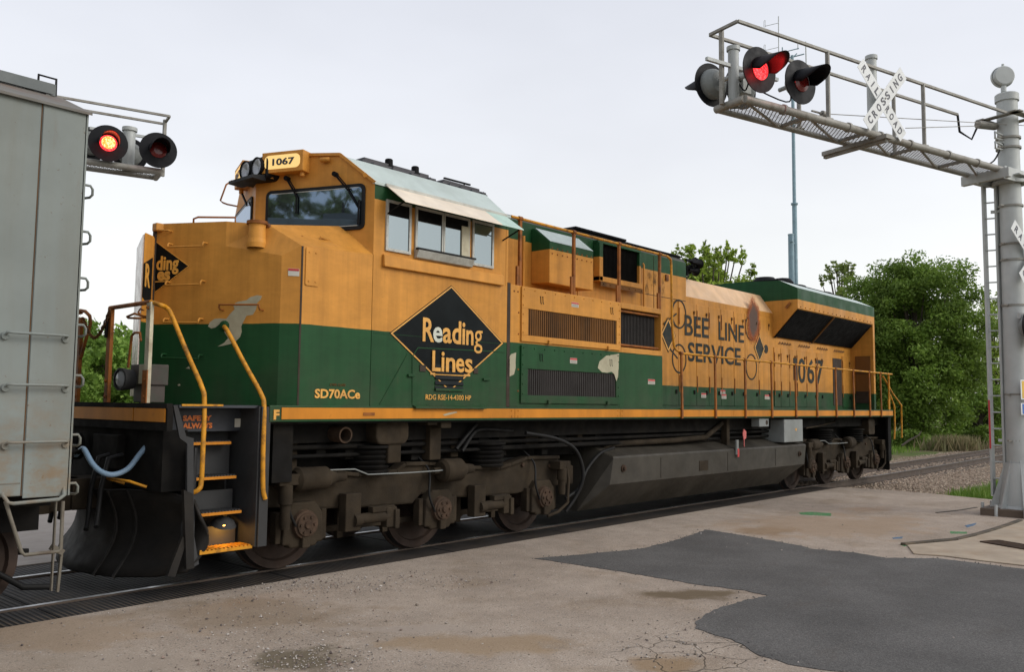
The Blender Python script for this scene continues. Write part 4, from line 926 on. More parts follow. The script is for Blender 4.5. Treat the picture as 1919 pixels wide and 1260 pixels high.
# --- engine hood
EX0, EX1 = HX1, 18.64; zs = sz(1288, 556, HY); zs2 = sz(1288, 524, HY+.32)
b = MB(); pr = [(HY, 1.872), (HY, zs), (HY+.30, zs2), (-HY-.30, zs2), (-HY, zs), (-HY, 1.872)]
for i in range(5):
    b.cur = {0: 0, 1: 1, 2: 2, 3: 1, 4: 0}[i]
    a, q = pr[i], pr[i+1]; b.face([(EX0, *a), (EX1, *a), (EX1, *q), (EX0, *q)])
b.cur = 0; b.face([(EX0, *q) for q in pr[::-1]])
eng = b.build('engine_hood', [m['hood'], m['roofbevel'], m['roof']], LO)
b = MB(); b.box(cx2, XR-.35, -1.541, HY, 1.869, 1.876); b.build('walkway', m['stepgrey'], LO)
def doors(edges, z0, z1, parent, y=HY, top_latch=True):
    for (xa, xc) in zip(edges[:-1], edges[1:]):
        d = MB().box(xa+.007, xc-.007, y-.016, y, z0, z1).build('hood_door', m['hood'], parent, bevel=.004)
        for z in (z1-.28, z0+.42):
            MB().box(xa+.012, xa+.035, y-.026, y-.016, z-.16, z+.16).build('hinge', m['rustrail'], d)
        xm_ = xc-.10
        MB().box(xm_-.025, xm_+.03, y-.035, y-.016, z0+.22, z0+.30).build('latch', m['under'], d, bevel=.005); l_ = MB()
        if top_latch: l_.box(xm_-.02, xm_+.02, y-.04, y-.016, z1-.20, z1-.14); l_.box(xm_-.008, xm_+.008, y-.026, y-.016, z1-.28, z1-.20)
        if l_.v: l_.build('latch', m['louver'], d, bevel=.005)
ed = [12.92, 13.75, 14.48]+[sx(q, 650, HY) for q in (1304, 1327, 1350, 1374, 1395, 1420, 1443)]
doors(ed[2:], 1.93, zs-.13, eng); doors(ed[:3], 1.93, 3.42, hood, top_latch=False)
HF = HY-.017
side_text('BEE', 1283, 590, 628.5, 1328, 634.5, m['letterblack'], eng, HF, bold=.012)
side_text('LINE', 1346.5, 603, 637, 1394, 642.7, m['letterblack'], eng, HF, bold=.012)
side_text('SERVICE', 1289, 641, 677.5, 1388, 688, m['letterblack'], eng, HF, bold=.015)
# bee emblems: small diamonds with winged outlines
def loop(b, cx, cz, rx, rz, t=.016, a0=0, a1=360):
    pts = [(cx+rx*math.cos(R_(a0+(a1-a0)*i/26)), HF-.003, cz+rz*math.sin(R_(a0+(a1-a0)*i/26))) for i in range(27)]
    for p, q in zip(pts[:-1], pts[1:]): b.bar(p, q, .006, t*2)
def bee(px, py, flip, parent, head):
    c = at(px, py, y=HF); w, h = .27, .34
    k = MB().prism([(c.x-w, HF-.004, c.z), (c.x, HF-.004, c.z-h), (c.x+w, HF-.004, c.z), (c.x, HF-.004, c.z+h)], (0, .004, 0)).build('emblem', m['letterblack'], parent)
    b = MB(); w2, h2 = w*.86, h*.86; cor = [(-w2, 0), (0, -h2), (w2, 0), (0, h2)]
    for i in range(4): p, q = cor[i], cor[(i+1) % 4]; b.bar((c.x+p[0], HF-.006, c.z+p[1]), (c.x+q[0], HF-.006, c.z+q[1]), .005, .028)
    b.build('emblem_border', m['letter'], k)
    b = MB(); f = -1 if flip else 1
    for sgn in (1, -1):
        loop(b, c.x-f*.40, c.z+sgn*.43, .25, .27)
    if flip:
        for p, q in (((1244, 607), (1268, 588)), ((1248, 606), (1262, 622)), ((1246, 642), (1270, 672)), ((1248, 650), (1262, 634))): p, q = at(*p, y=HF-.003), at(*q, y=HF-.003); b.bar(p, q, .006, .032)
    if head: b.lathe((c.x+.33, HF, c.z), (0, -1, 0), [(0, .10), (.005, .10), (.005, 0)], 16)
    b.build('emblem_wings', m['letterblack'], k)
bee(1423, 653, False, eng, True)
bee(1252, 628, True, hood, False)
# scorched rust patch
s = NT('scorched_paint'); x, y, z = s.sep(); c_ = at(1411, 600, y=HF); 
dx = s.math('DIVIDE', s.math('SUBTRACT', x, c_.x-14), .34); dz = s.math('DIVIDE', s.math('SUBTRACT', z, c_.z), .52)
rr = s.math('ADD', s.math('SQRT', s.math('ADD', s.math('MULTIPLY', dx, dx), s.math('MULTIPLY', dz, dz))), s.rng(s.noise(3, 5, .6), .2, .8, -.25, .25))
s.done(s.mix(s.rng(rr, .45, .85), (.10, .06, .045), (.36, .085, .012)), .8); tr = s.n('ShaderNodeBsdfTransparent'); mx = s.n('ShaderNodeMixShader'); s.l(s.rng(rr, .55, 1.05, .9, 0), mx.inputs[0]); s.l(tr.outputs[0], mx.inputs[1]); s.l(s.b.outputs[0], mx.inputs[2]); s.l(mx.outputs[0], s.t.nodes['Material Output'].inputs[0])
MB().prism([(c_.x-.5, HF-.012, c_.z-.75), (c_.x+.5, HF-.012, c_.z-.75), (c_.x+.5, HF-.012, c_.z+.75), (c_.x-.5, HF-.012, c_.z+.75)], (0, .001, 0)).build('scorch_mark', s.m, eng)
for px, py in ((1314, 741), (1350, 735), (1352, 743), (1433, 744)): warn(px, py-4, 9, 9, HF-.001, eng)
# --- radiator section
RX0, RX1, RY = 18.64, 23.40, -1.50
rz0, rz1, rz2, rz3 = 3.50, sz(1497, 578, RY), sz(1497, 540, RY), 4.80
b = MB(); pr = [(HY, 1.872), (HY, rz0), (RY, rz1), (RY, rz2), (RY+.42, rz3), (0, rz3+.05), (-RY-.42, rz3), (-RY, rz2), (-RY, rz1), (-HY, rz0), (-HY, 1.872)]
for i in range(10):
    b.cur = 1 if 3 <= i <= 6 else 0
    a, q = pr[i], pr[i+1]; b.face([(RX0, *a), (RX1, *a), (RX1, *q), (RX0, *q)])
b.cur = 0; b.face([(RX0, *q) for q in pr[::-1]]); b.face([(RX1, *q) for q in pr])
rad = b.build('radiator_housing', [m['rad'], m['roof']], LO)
# end bulkhead, full width
b = MB(); pe = [(RX1, -1.5), (RX1+.12, -1.5), (RX1+.62, -.95), (RX1+.62, .95), (RX1+.12, 1.5), (RX1, 1.5)]
b.prism([(x, y, 1.876) for x, y in pe], (0, 0, rz2-1.876)); b.prism([(x, y*.8, rz2) for x, y in pe], (0, 0, rz3-rz2-.03))
endb = b.build('end_bulkhead', m['rad'], LO, bevel=.01)
n_ = V((0, -(rz1-rz0), 0))
nv = V((0, -(rz1-rz0), (RY-HY)*1.0)).normalized()
nv = V((0, -(rz1-rz0), -(HY-RY))).normalized()
def rp_(x, t, o=0): return V((x, HY+(RY-HY)*t, rz0+(rz1-rz0)*t))+nv*o
b = MB(); b.prism([rp_(RX0+.04, .04), rp_(RX1-.02, .04), rp_(RX1-.02, .97), rp_(RX0+.04, .97)], nv*.012); rm = b.build('radiator_mesh', m['grille'], rad)
xm = sx(1540, 600, -1.2); MB().bar(rp_(xm, .02, .03), rp_(xm, .98, .03), .05, .03).build('mesh_strut', m['louver'], rm)
b = MB(); b.bar(rp_(RX0+.03, .02, .02), rp_(RX0+.03, .98, .02), .04, .02)
for i in range(40):
    t = .06+.9*i/39; b.bar(rp_(RX0+.05, t, .016), rp_(RX1-.03, t, .016), .006, .006)
b.build('mesh_frame', m['black'], rm)
b = MB()
for i in range(18): b.lathe((RX0+.15+(RX1-RX0-.3)*i/17, RY, rz1+.04), (0, -1, 0), [(0, .018), (.012, .012), (.012, 0)], 7)
for i in range(14): b.lathe((RX0+.2+(RX1-RX0-.3)*i/13, RY+.2, rz3-.14), (0, -.5, 1), [(0, .025), (.03, .018), (.03, 0)], 7)
b.build('rivets', m['rustrail'], rad)
b = MB()
for k in range(4):
    x0 = RX0+.25+k*1.1
    for j in range(5): b.prism([(x0+j*.14, HY, rz0-.14), (x0+j*.14+.10, HY-.035, rz0-.12), (x0+j*.14+.10, HY, rz0-.07)], (.015, 0, .01))
b.build('hood_vent', m['louver'], rad)
ed = [RX0+.02]+[sx(q, 700, HY) for q in (1462, 1478, 1492, 1510, 1530, 1542)]
doors([e for i, e in enumerate(ed) if i == 0 or e > ed[i-1]+.1], 1.93, rz0-.22, rad)
doors([sx(1578, 720, HY), RX1-.05], 1.93, rz0-.22, rad)
x0, x1 = sx(1561, 720, HY), sx(1577, 720, HY); b = MB(); b.box(x0, x1, HY-.012, HY, 1.98, 3.20)
b.build('dark_door', m['gap'], rad)
side_text('1', 1487, 671, 713, 1494.5, 714, m['letterblack'], rad, HF, bold=.01)
side_text('0', 1496, 671, 718.5, 1509.5, 719, m['letterblack'], rad, HF, bold=.01)
side_text('6', 1513, 673, 719, 1526, 721, m['letterblack'], rad, HF, bold=.01)
side_text('7', 1529, 674.5, 720, 1543.5, 721, m['letterblack'], rad, HF, bold=.01)
# dynamic brake intake on the bulkhead
y0, y1 = at(1604, 710, x=RX1).y, at(1632, 710, x=RX1).y; z0, z1 = at(1618, 756, x=RX1).z, at(1618, 668, x=RX1).z
b = MB(); b.box(RX1-.03, RX1, y1, y0, z0, z1); ib = b.build('brake_intake', m['louver'], endb)
b = MB(); zm = at(1618, 735, x=RX1).z; b.box(RX1-.034, RX1-.031, y1, y0, z0, zm)
for z in (at(1618, 700, x=RX1).z, zm): MB().box(RX1-.05, RX1-.036, y1, y0, z-.012, z+.012).build('intake_bar', m['gap'], ib)
b.build('intake_lower', m['gap'], ib)
# roof fans
for px, py, r in ((1423, 524, .30), (1456, 527, .26)):
    p = at(px, py, y=-.35 if px < 1440 else -.6); 
    MB().lathe((p.x+.3, p.y, rz3-.05), (0, 0, 1), [(0, r), (.18, r*1.02), (.27, r*.7), (.3, 0)], 20).build('roof_dome', m['black'], rad)
b = MB(); b.box(RX0+1.2, RX1-.4, -.95, .95, rz3-.02, rz3+.07); b.box(RX0+.1, RX0+.5, -1.0, 1.0, rz3+.0, rz3+.06); b.build('fan_deck', m['black'], rad, bevel=.015)
for k in range(2): MB().lathe((RX0+2.2+1.7*k, 0, rz3+.05), (0, 0, 1), [(0, .72), (.12, .72), (.12, .1), (.16, 0)], 28).build('radiator_fan', m['black'], rad)
b = MB(); a = at(1478, 574, x=RX0); b.bar((RX0-.02, a.y-.05, a.z+.08), (RX0-.05, a.y+.05, a.z-.05), .03, .05); b.build('latch', m['rustrail'], rad)
# --- handrails
HR = -1.50
b = MB(); P = [at(q[0], q[1], y=HR) for q in ((958, 405), (1075, 435), (1160, 457), (1250, 481))]; zu = sum(p.z for p in P)/4
xa, xe = P[0].x, P[-1].x
zl = 2.852
curve = [(xa, HR, zu), (xe, HR, zu), (xe+.10, HR, zu-.04), (xe+.14, HR, zu-.15), (xe+.16, HR, 3.5), (xe+.20, HR, 3.1), (xe+.27, HR, 2.93), (xe+.40, HR-.08, zl), (XR-.02, HR-.08, zl)]
hr = MB().tube(curve[:2]+spline(curve[1:-1])[1:]+curve[-1:], .021, 8).build('handrail', m['handrail'], LO)
def stanchion(x, z0, z1, mat, y=HR, w=.05):
    k = MB().box(x-w/2, x+w/2, y-.02, y+.02, z0, z1).cyl((x-.035, y, z1), (x+.035, y, z1), .034, seg=10).build('stanchion', mat, LO, bevel=.004)
    MB().box(x-w/2-.05, x-w/2, y-.015, y+.015, z0, z0+.28).build('bracket', mat, k); return k
for q in (974, 1075, 1160, 1236): stanchion(sx(q, 500, HR), 3.59, zu, m['rustrail'])
for q in (1277, 1340, 1396, 1445.6, 1490.5, 1530, 1566, 1599, 1629, 1650):
    x = sx(q, 720, -1.585); MB().box(x-.026, x+.026, -1.612, -1.582, 1.70, 1.92).build('stanchion_foot', m['rustrail'], LO, bevel=.004)
    k = MB().prism([(x-.024, -1.612, 1.9), (x+.024, -1.612, 1.9), (x+.024, -1.582, 1.9), (x-.024, -1.582, 1.9)], (0, .012, zl-1.9)).cyl((x-.035, HR-.08, zl), (x+.035, HR-.08, zl), .034, seg=10).build('stanchion', m['rustrail'], LO, bevel=.003)
stanchion(XR-.05, 1.88, zl, m['handrail'], w=.04)
# rear step handrails
x = XR
for (p, d) in (([(1655, 706), (1673, 738), (1689, 760), (1690, 800), (1690, 821)], -1.45), ([(1668, 740), (1676, 762), (1677, 800), (1676, 824)], -1.45)):
    MB().tube([at(*q, y=d) for q in p], .022, 7).build('step_rail', m['handrail'], LO)
b = MB(); b.box(XR-.02, XR+.04, -1.5, 1.5, .55, 1.87); b.box(XR-.2, XR-.02, -1.5, -1.44, .5, 1.7); b.prism([(XR+.03, -1.45, .25), (XR+.45, -1.2, .25), (XR+.45, 1.2, .25), (XR+.03, 1.45, .25)], (-.02, 0, .55)); b.build('rear_pilot', m['under'], LO)
# rear end things
b = MB(); b.tube([(XR-.02, -.6, 1.88), (XR-.02, -.6, 2.8), (XR-.02, .6, 2.8), (XR-.02, .6, 1.88)], .02, 7); b.build('end_rail', m['handrail'], LO)
# --- front platform rails and lamps
FX = XF+.06
p1t, p1b = at(282, 572, x=FX), at(281, 750, x=FX); p2t, p2b = at(209, 572, x=FX), at(210, 750, x=FX); p3t, p3b = at(152, 590, x=FX), at(146, 750, x=FX)
def post(y, zt, mat, w=.09, cap=True):
    k = MB().box(FX-.02, FX+.02, y-w/2, y+w/2, 1.885, zt).build('end_post', mat, LO, bevel=.005)
    q = MB()
    for z in (1.95, 2.12, zt-.06):
        q.lathe((FX-.02, y, z), (-1, 0, 0), [(0, .02), (.018, .014), (.018, 0)], 8)
    q.build('bolt', m['rustrail'], k); return k
zt_ = (p1t.z+p2t.z)/2
post(p1t.y, zt_, m['cream']); post(p2t.y, zt_, m['rustrail']); post(p3t.y, zt_-.06, m['rustrail']); post(1.35, zt_, m['rustrail'])
MB().box(FX-.03, FX-.018, p1t.y-.05, p1t.y+.05, 1.886, 2.22).build('post_base', m['rustrail'], LO)
MB().tube([(FX, p2t.y+.03, zt_), (FX, p1t.y-.01, zt_)], .024, 8).build('end_rail', m['rustrail'], LO)
MB().tube([(FX, 1.35, zt_), (FX, p3t.y, zt_)], .024, 8).build('end_rail', m['rustrail'], LO)
lp = [at(*q, x=FX) for q in ((150, 582), (160, 584), (168, 592), (170, 605), (160, 640), (152, 670))]
MB().tube(lp, .02, 7).build('chain_hook_bar', m['rustrail'], LO)
ca, cb = at(206, 583, x=FX-.05), at(155, 596, x=FX-.05)
b = MB(); n = 26
for i in range(n):
    t0, t1 = i/n, (i+1)/n
    f = lambda t: ca.lerp(cb, t)-V((0, 0, .26*math.sin(math.pi*min(t*1.02, 1))))
    p, q = f(t0), f(t1); c_ = (p+q)/2; d = (q-p); L = d.length*.8; d.normalize(); o = V((1, 0, 0)) if i % 2 else d.cross(V((1, 0, 0))).normalized()
    pts = [c_+d*L*math.cos(a)+o*.016*math.sin(a) for a in [k*math.pi/4 for k in range(9)]]; b.tube(pts, .008, 5, cap=False)
b.build('safety_chain', m['louver'], LO)
b = MB(); b.bar((FX-.03, p2t.y+.01, zt_-.08), (FX-.03, p2t.y+.03, zt_-.33), .03); b.build('chain_end', m['under'], LO)
# R handrails at the step well (bright yellow)
def path3(l): return [at(a, q, y=y) for a, q, y in l]
MB().tube(spline([V((FX, p1t.y, zt_))]+path3([(301, 572, p1t.y-.10), (312, 577, -.95), (322, 592, -1.0), (352, 665, -1.2), (378, 725, -1.41), (383, 755, -1.46), (380, 850, -1.50), (377, 905, -1.50), (372, 918, -1.50), (361, 924, -1.46)])), .024, 9).build('step_handrail', m['handrail'], LO)
MB().tube(spline([nose(420, 612)]+path3([(428, 624, -1.12), (460, 685, -1.32), (489, 738, -1.49), (495, 765, -1.55), (493, 850, -1.575), (493, 915, -1.575), (497, 936, -1.575)])), .024, 9).build('step_handrail', m['handrail'], LO)
MB().lathe(nose(421, 611), NN, [(0, .06), (.02, .055), (.03, .03), (.03, 0)], 12).build('rail_socket', m['green'], LO)
# ditch light
dl = at(246, 705, x=XF+.02); b = MB(); dy0, dy1 = at(262, 705, x=XF+.1).y, at(240, 705, x=XF+.1).y
pz0, pz1 = 1.89, at(255, 684, x=XF+.1).z
b.box(XF+.06, XF+.30, at(274, 700, x=XF+.06).y, at(244, 700, x=XF+.06).y, pz0+.18, pz1); b.box(XF+.08, XF+.28, at(272, 700, x=XF+.06).y, at(248, 700, x=XF+.06).y, pz0, pz0+.18)
dlo = b.build('ditch_light', M('ditch_light_box', (.055, .042, .034), .6, dirt=(.02, .05, .025), dirt_amt=.8, dscale=4), LO, bevel=.008)
MB().box(XF+.05, XF+.059, at(274, 700, x=XF+.06).y-.002, at(262, 700, x=XF+.06).y, pz1-.2, pz1-.005).build('peeled_patch', m['primer'], dlo)
lc = at(232, 711, x=XF-.06); lc = V((XF+.06, at(237, 711, x=XF).y, lc.z)); 
MB().lathe(lc, (-1, -.12, 0), [(0, .10), (.10, .115), (.14, .118), (.145, .10)], 24).build('lamp_rim', m['stepgrey'], dlo)
MB().lathe(lc+V((-.115, -.012, 0)), (-1, -.12, 0), [(0, .106), (.025, .07), (.04, 0)], 24).build('lamp', m['lampclear'], dlo)
b = MB(); b.tube([at(240, 690, x=FX), at(247, 630, x=FX), at(252, 624, x=FX), at(262, 624, x=FX), at(264, 640, x=FX)], .014, 7); b.build('grab_iron', m['rustrail'], LO)
b = MB(); b.tube([at(238, 594, x=FX-.05), at(252, 588, x=FX-.1), at(275, 595, x=FX), at(262, 597, x=FX-.08), at(240, 596, x=FX-.05)], .012, 7); b.tube([at(264, 592, x=FX), at(259, 585, x=FX), at(263, 579, x=FX), at(269, 582, x=FX)], .010, 6); b.build('cut_lever', m['rustrail'], LO)
# --- step well
st = [(-1.50, 375, 470, 1036), (-1.42, 366, 448, 960), (-1.33, 362, 446, 893), (-1.24, 363, 440, 825)]
xl, xr = sx(374, 1030, -1.5), sx(472, 1025, -1.5)
zst = [.43, .79, 1.14, 1.49]
for i, ((y, a, q, py), z) in enumerate(zip(st, zst)):
    x0, x1 = xl+(.02 if i else 0), xr-(.07*min(i, 1)+.02*i)
    b = MB(); b.box(x0, x1, y+.004, y+.24, z-.03, z); k = b.build('step', m['stepgrey'], LO)
    b = MB(); n = 13
    for j in range(n): xx = x0+(x1-x0)*(j+.5)/n; b.box(xx-.012, xx+.012, y+.006, y+.22, z, z+.014)
    b.build('tread_grip', m['stepgrey'] if i else m['handrail'], k)
    MB().box(x0, x1, y-.008, y+.003, z-.026, z+.002).build('step_nosing', m['handrail'] if not i else m['sill'], k)
b = MB()
for i, z in enumerate(zst):                                   # risers
    yb = st[i][0]+.245; top = (zst[i+1]-.035 if i < 3 else 1.60)
    b.box(xl, xr-.05, yb, yb+.012, z-.02, z+.20 if i in (0, 1) else top)
b.prism([at(*q, y=-1.49) for q in ((325, 760), (333, 760), (349, 818), (363, 822), (363, 1000), (373, 1058), (362, 1064), (351, 1000), (351, 832), (337, 822))], (0, .03, 0)); b.box(xl-.07, xl-.04, -1.46, -1.0, .32, 1.45)
b.box(xr+.005, xr+.025, -1.54, -.95, .42, 1.86); b.box(xr+.026, xr+.13, -1.565, -1.545, .42, 1.86); b.box(xl-.02, xr+.1, -.95, -.93, .4, 1.86)
b.build('step_well', m['stepgrey'], LO)
SY = -1.185
b = MB(); b.box(4.20, 5.12, SY, SY+.03, 1.60, 1.868); b.box(4.16, 5.12, -1.5, -1.15, 1.845, 1.872)
sp_ = b.build('step_header', M('header_blue_black', (.022, .026, .034), .5), LO)
MB().box(4.18, 4.62, -1.512, -1.50, 1.862, 1.88).build('header_edge', m['handrail'], sp_)
def hdr(body, pxl, pxr, pyt, pyb):
    a, q = at(pxl, pyb, y=SY-.001), at(pxr, pyb, y=SY-.001); z = (a.z+q.z)/2; t = at((pxl+pxr)/2, pyt, y=SY).z-z
    lettering(body, (a.x, SY-.001, z), (q.x, SY-.001, z), (0, 0, t), m['letterorange'], sp_, bold=.05, n=(0, -1, 0))
m['letterorange'] = M('letter_orange', (.70, .17, .02), .5)
hdr('SAFETY', 342, 396, 779, 789.5); hdr('ALWAYS', 341, 397, 793, 803.5)
x0, x1, z0, z1 = rect((440, 785, 459, 801), SY); MB().box(x0, x1, SY-.004, SY, z0, z1).build('info_plate', m['labelwhite'], sp_)
# step lamp: lit
lp_ = at(410, 984, y=-1.22); lx = (xl+xr)/2+.08
b = MB(); b.lathe((lx, -1.32, .735), (0, .3, -1), [(0, .02), (.05, .10), (.10, .13), (.105, .12), (.06, .02)], 16); lmp = b.build('step_lamp', m['stepgrey'], LO)
MB().lathe((lx-.04, -1.37, .645), (0, -.3, -1), [(0, .028), (.015, .022), (.022, 0)], 12).build('bulb', m['steplamp'], lmp)
lt = bpy.data.lights.new('step_light', 'POINT'); lt.energy = 4; lt.color = (1, .5, .12); lt.shadow_soft_size = .03
lo_ = bpy.data.objects.new('step_light', lt); COL.objects.link(lo_); lo_.parent = lmp; lo_.location = V((lx-.02, -1.38, .60))-LO.location
# --- snow plow and coupler gear
b = MB(); 
pc = [(4.44, -1.52, .78), (4.40, -1.46, .93), (4.27, -1.2, 1.0), (4.08, -.72, 1.0), (4.0, -.45, .98), (3.93, 0, .97), (4.0, .45, .98), (4.08, .72, 1.0), (4.27, 1.2, 1.0), (4.40, 1.46, .93), (4.44, 1.52, .78)]
rows = []
for k in range(9):
    t = k/8; row = []
    for (x, y, z) in pc:
        zb0_ = .14+.10*max(0, abs(y)-1.0)/.5; zz = zb0_+(z-zb0_)*t; off = .16*math.sin(math.pi*t)-.10*(1-t)
        row.append(V((x+off-.02, y*(1-.03*(1-t)), zz)))
    rows.append(row)
b.grid(rows)
plow = b.build('snow_plow', m['plow'], LO); sm = plow.modifiers.new('Solid', 'SOLIDIFY'); sm.thickness = .03; sm.offset = -1
b = MB()
for i in (3, 4): b.tube([rows[k][i]+V((-.02, -.02, 0)) for k in range(9)], .022, 6)
b.tube([rows[8][i]+V((-.01, 0, .0)) for i in range(11)], .018, 6); b.build('plow_rib', m['plow'], plow)
b = MB(); b.prism([(4.30, -1.50, .28), (4.38, -1.50, .28), (4.34, -1.50, 1.0), (4.24, -1.50, 1.05)], (0, .05, 0)); b.prism([(4.12, -1.48, .24), (4.2, -1.48, .22), (4.30, -1.48, .55), (4.26, -1.48, .6)], (0, .04, 0)); b.build('plow_bracket', m['plow'], LO)
b = MB(); b.tube([(XF+.0, -.62, 1.06), (XF-.15, -.55, 1.12), (XF-.15, -1.05, 1.12), (XF+.0, -1.1, 1.06)], .014, 7); b.build('cut_bar', m['handrail'], LO)
b = MB(); b.box(XF-.35, XF+.2, -.22, .22, .78, 1.10); b.lathe((XF-.42, 0, .78), (0, 0, 1), [(0, .0), (0, .2), (.32, .2), (.32, 0)], 16); b.box(XF-.62, XF-.4, .0, .16, .80, 1.08); b.build('coupler', m['truck'], LO, bevel=.02)
hp = path3([(133, 838, -.2), (141, 853, -.3), (150, 845, -.45), (158, 843, -.55), (172, 868, -.75), (190, 885, -.85), (213, 890, -.9), (240, 879, -.9), (262, 852, -.9), (283, 827, -.9), (292, 822, -.85)])
MB().tube(spline(hp), .027, 9).build('air_hose', m['hose'], LO)
b = MB(); b.tube(hp[-2:]+[hp[-1]+V((.10, .0, .06)), hp[-1]+V((.2, .1, .08))], [.03, .045, .06, .06], 10); b.build('hose_coupling', m['under'], LO); MB().tube(hp[:4], .03, 8).build('hose_coupling', m['under'], LO)
for dx in (0, 14): MB().tube(path3([(282+dx*.2, 832+dx*.1, -1.0), (290+dx, 830, -1.05), (304+dx, 840, -1.1), (320+dx*1.1, 860+dx*.3, -1.2)]), .013, 7).build('cut_lever', m['handrail'], LO)
for (y, dz) in ((-.55, 0), (-.32, -.05), (.35, 0), (.6, -.06)):
    b = MB(); b.tube([(XF, y, 1.35), (XF-.15, y-.02, 1.32), (XF-.22, y-.03, 1.0), (XF-.25, y-.06, .75+dz), (XF-.30, y-.15, .66+dz)], .026, 7); b.build('brake_hose', m['rubber'], LO)
kc_ = at(307, 814, y=-1.0)
MB().lathe(kc_, (-1, -.4, -.1), [(-.25, .05), (-.06, .06), (-.04, .085), (.02, .085), (.06, .05), (.06, 0)], 14).build('air_valve', m['stepgrey'], LO)
MB().box(XF-.04, XF+.05, -.5, .1, 1.2, 1.55).build('jumper_box', m['under'], LO, bevel=.01)
MB().lathe((XF-.01, .5, 1.4), (-1, 0, 0), [(0, .15), (.1, .15), (.14, 0)], 14).build('air_valve', m['under'], LO)
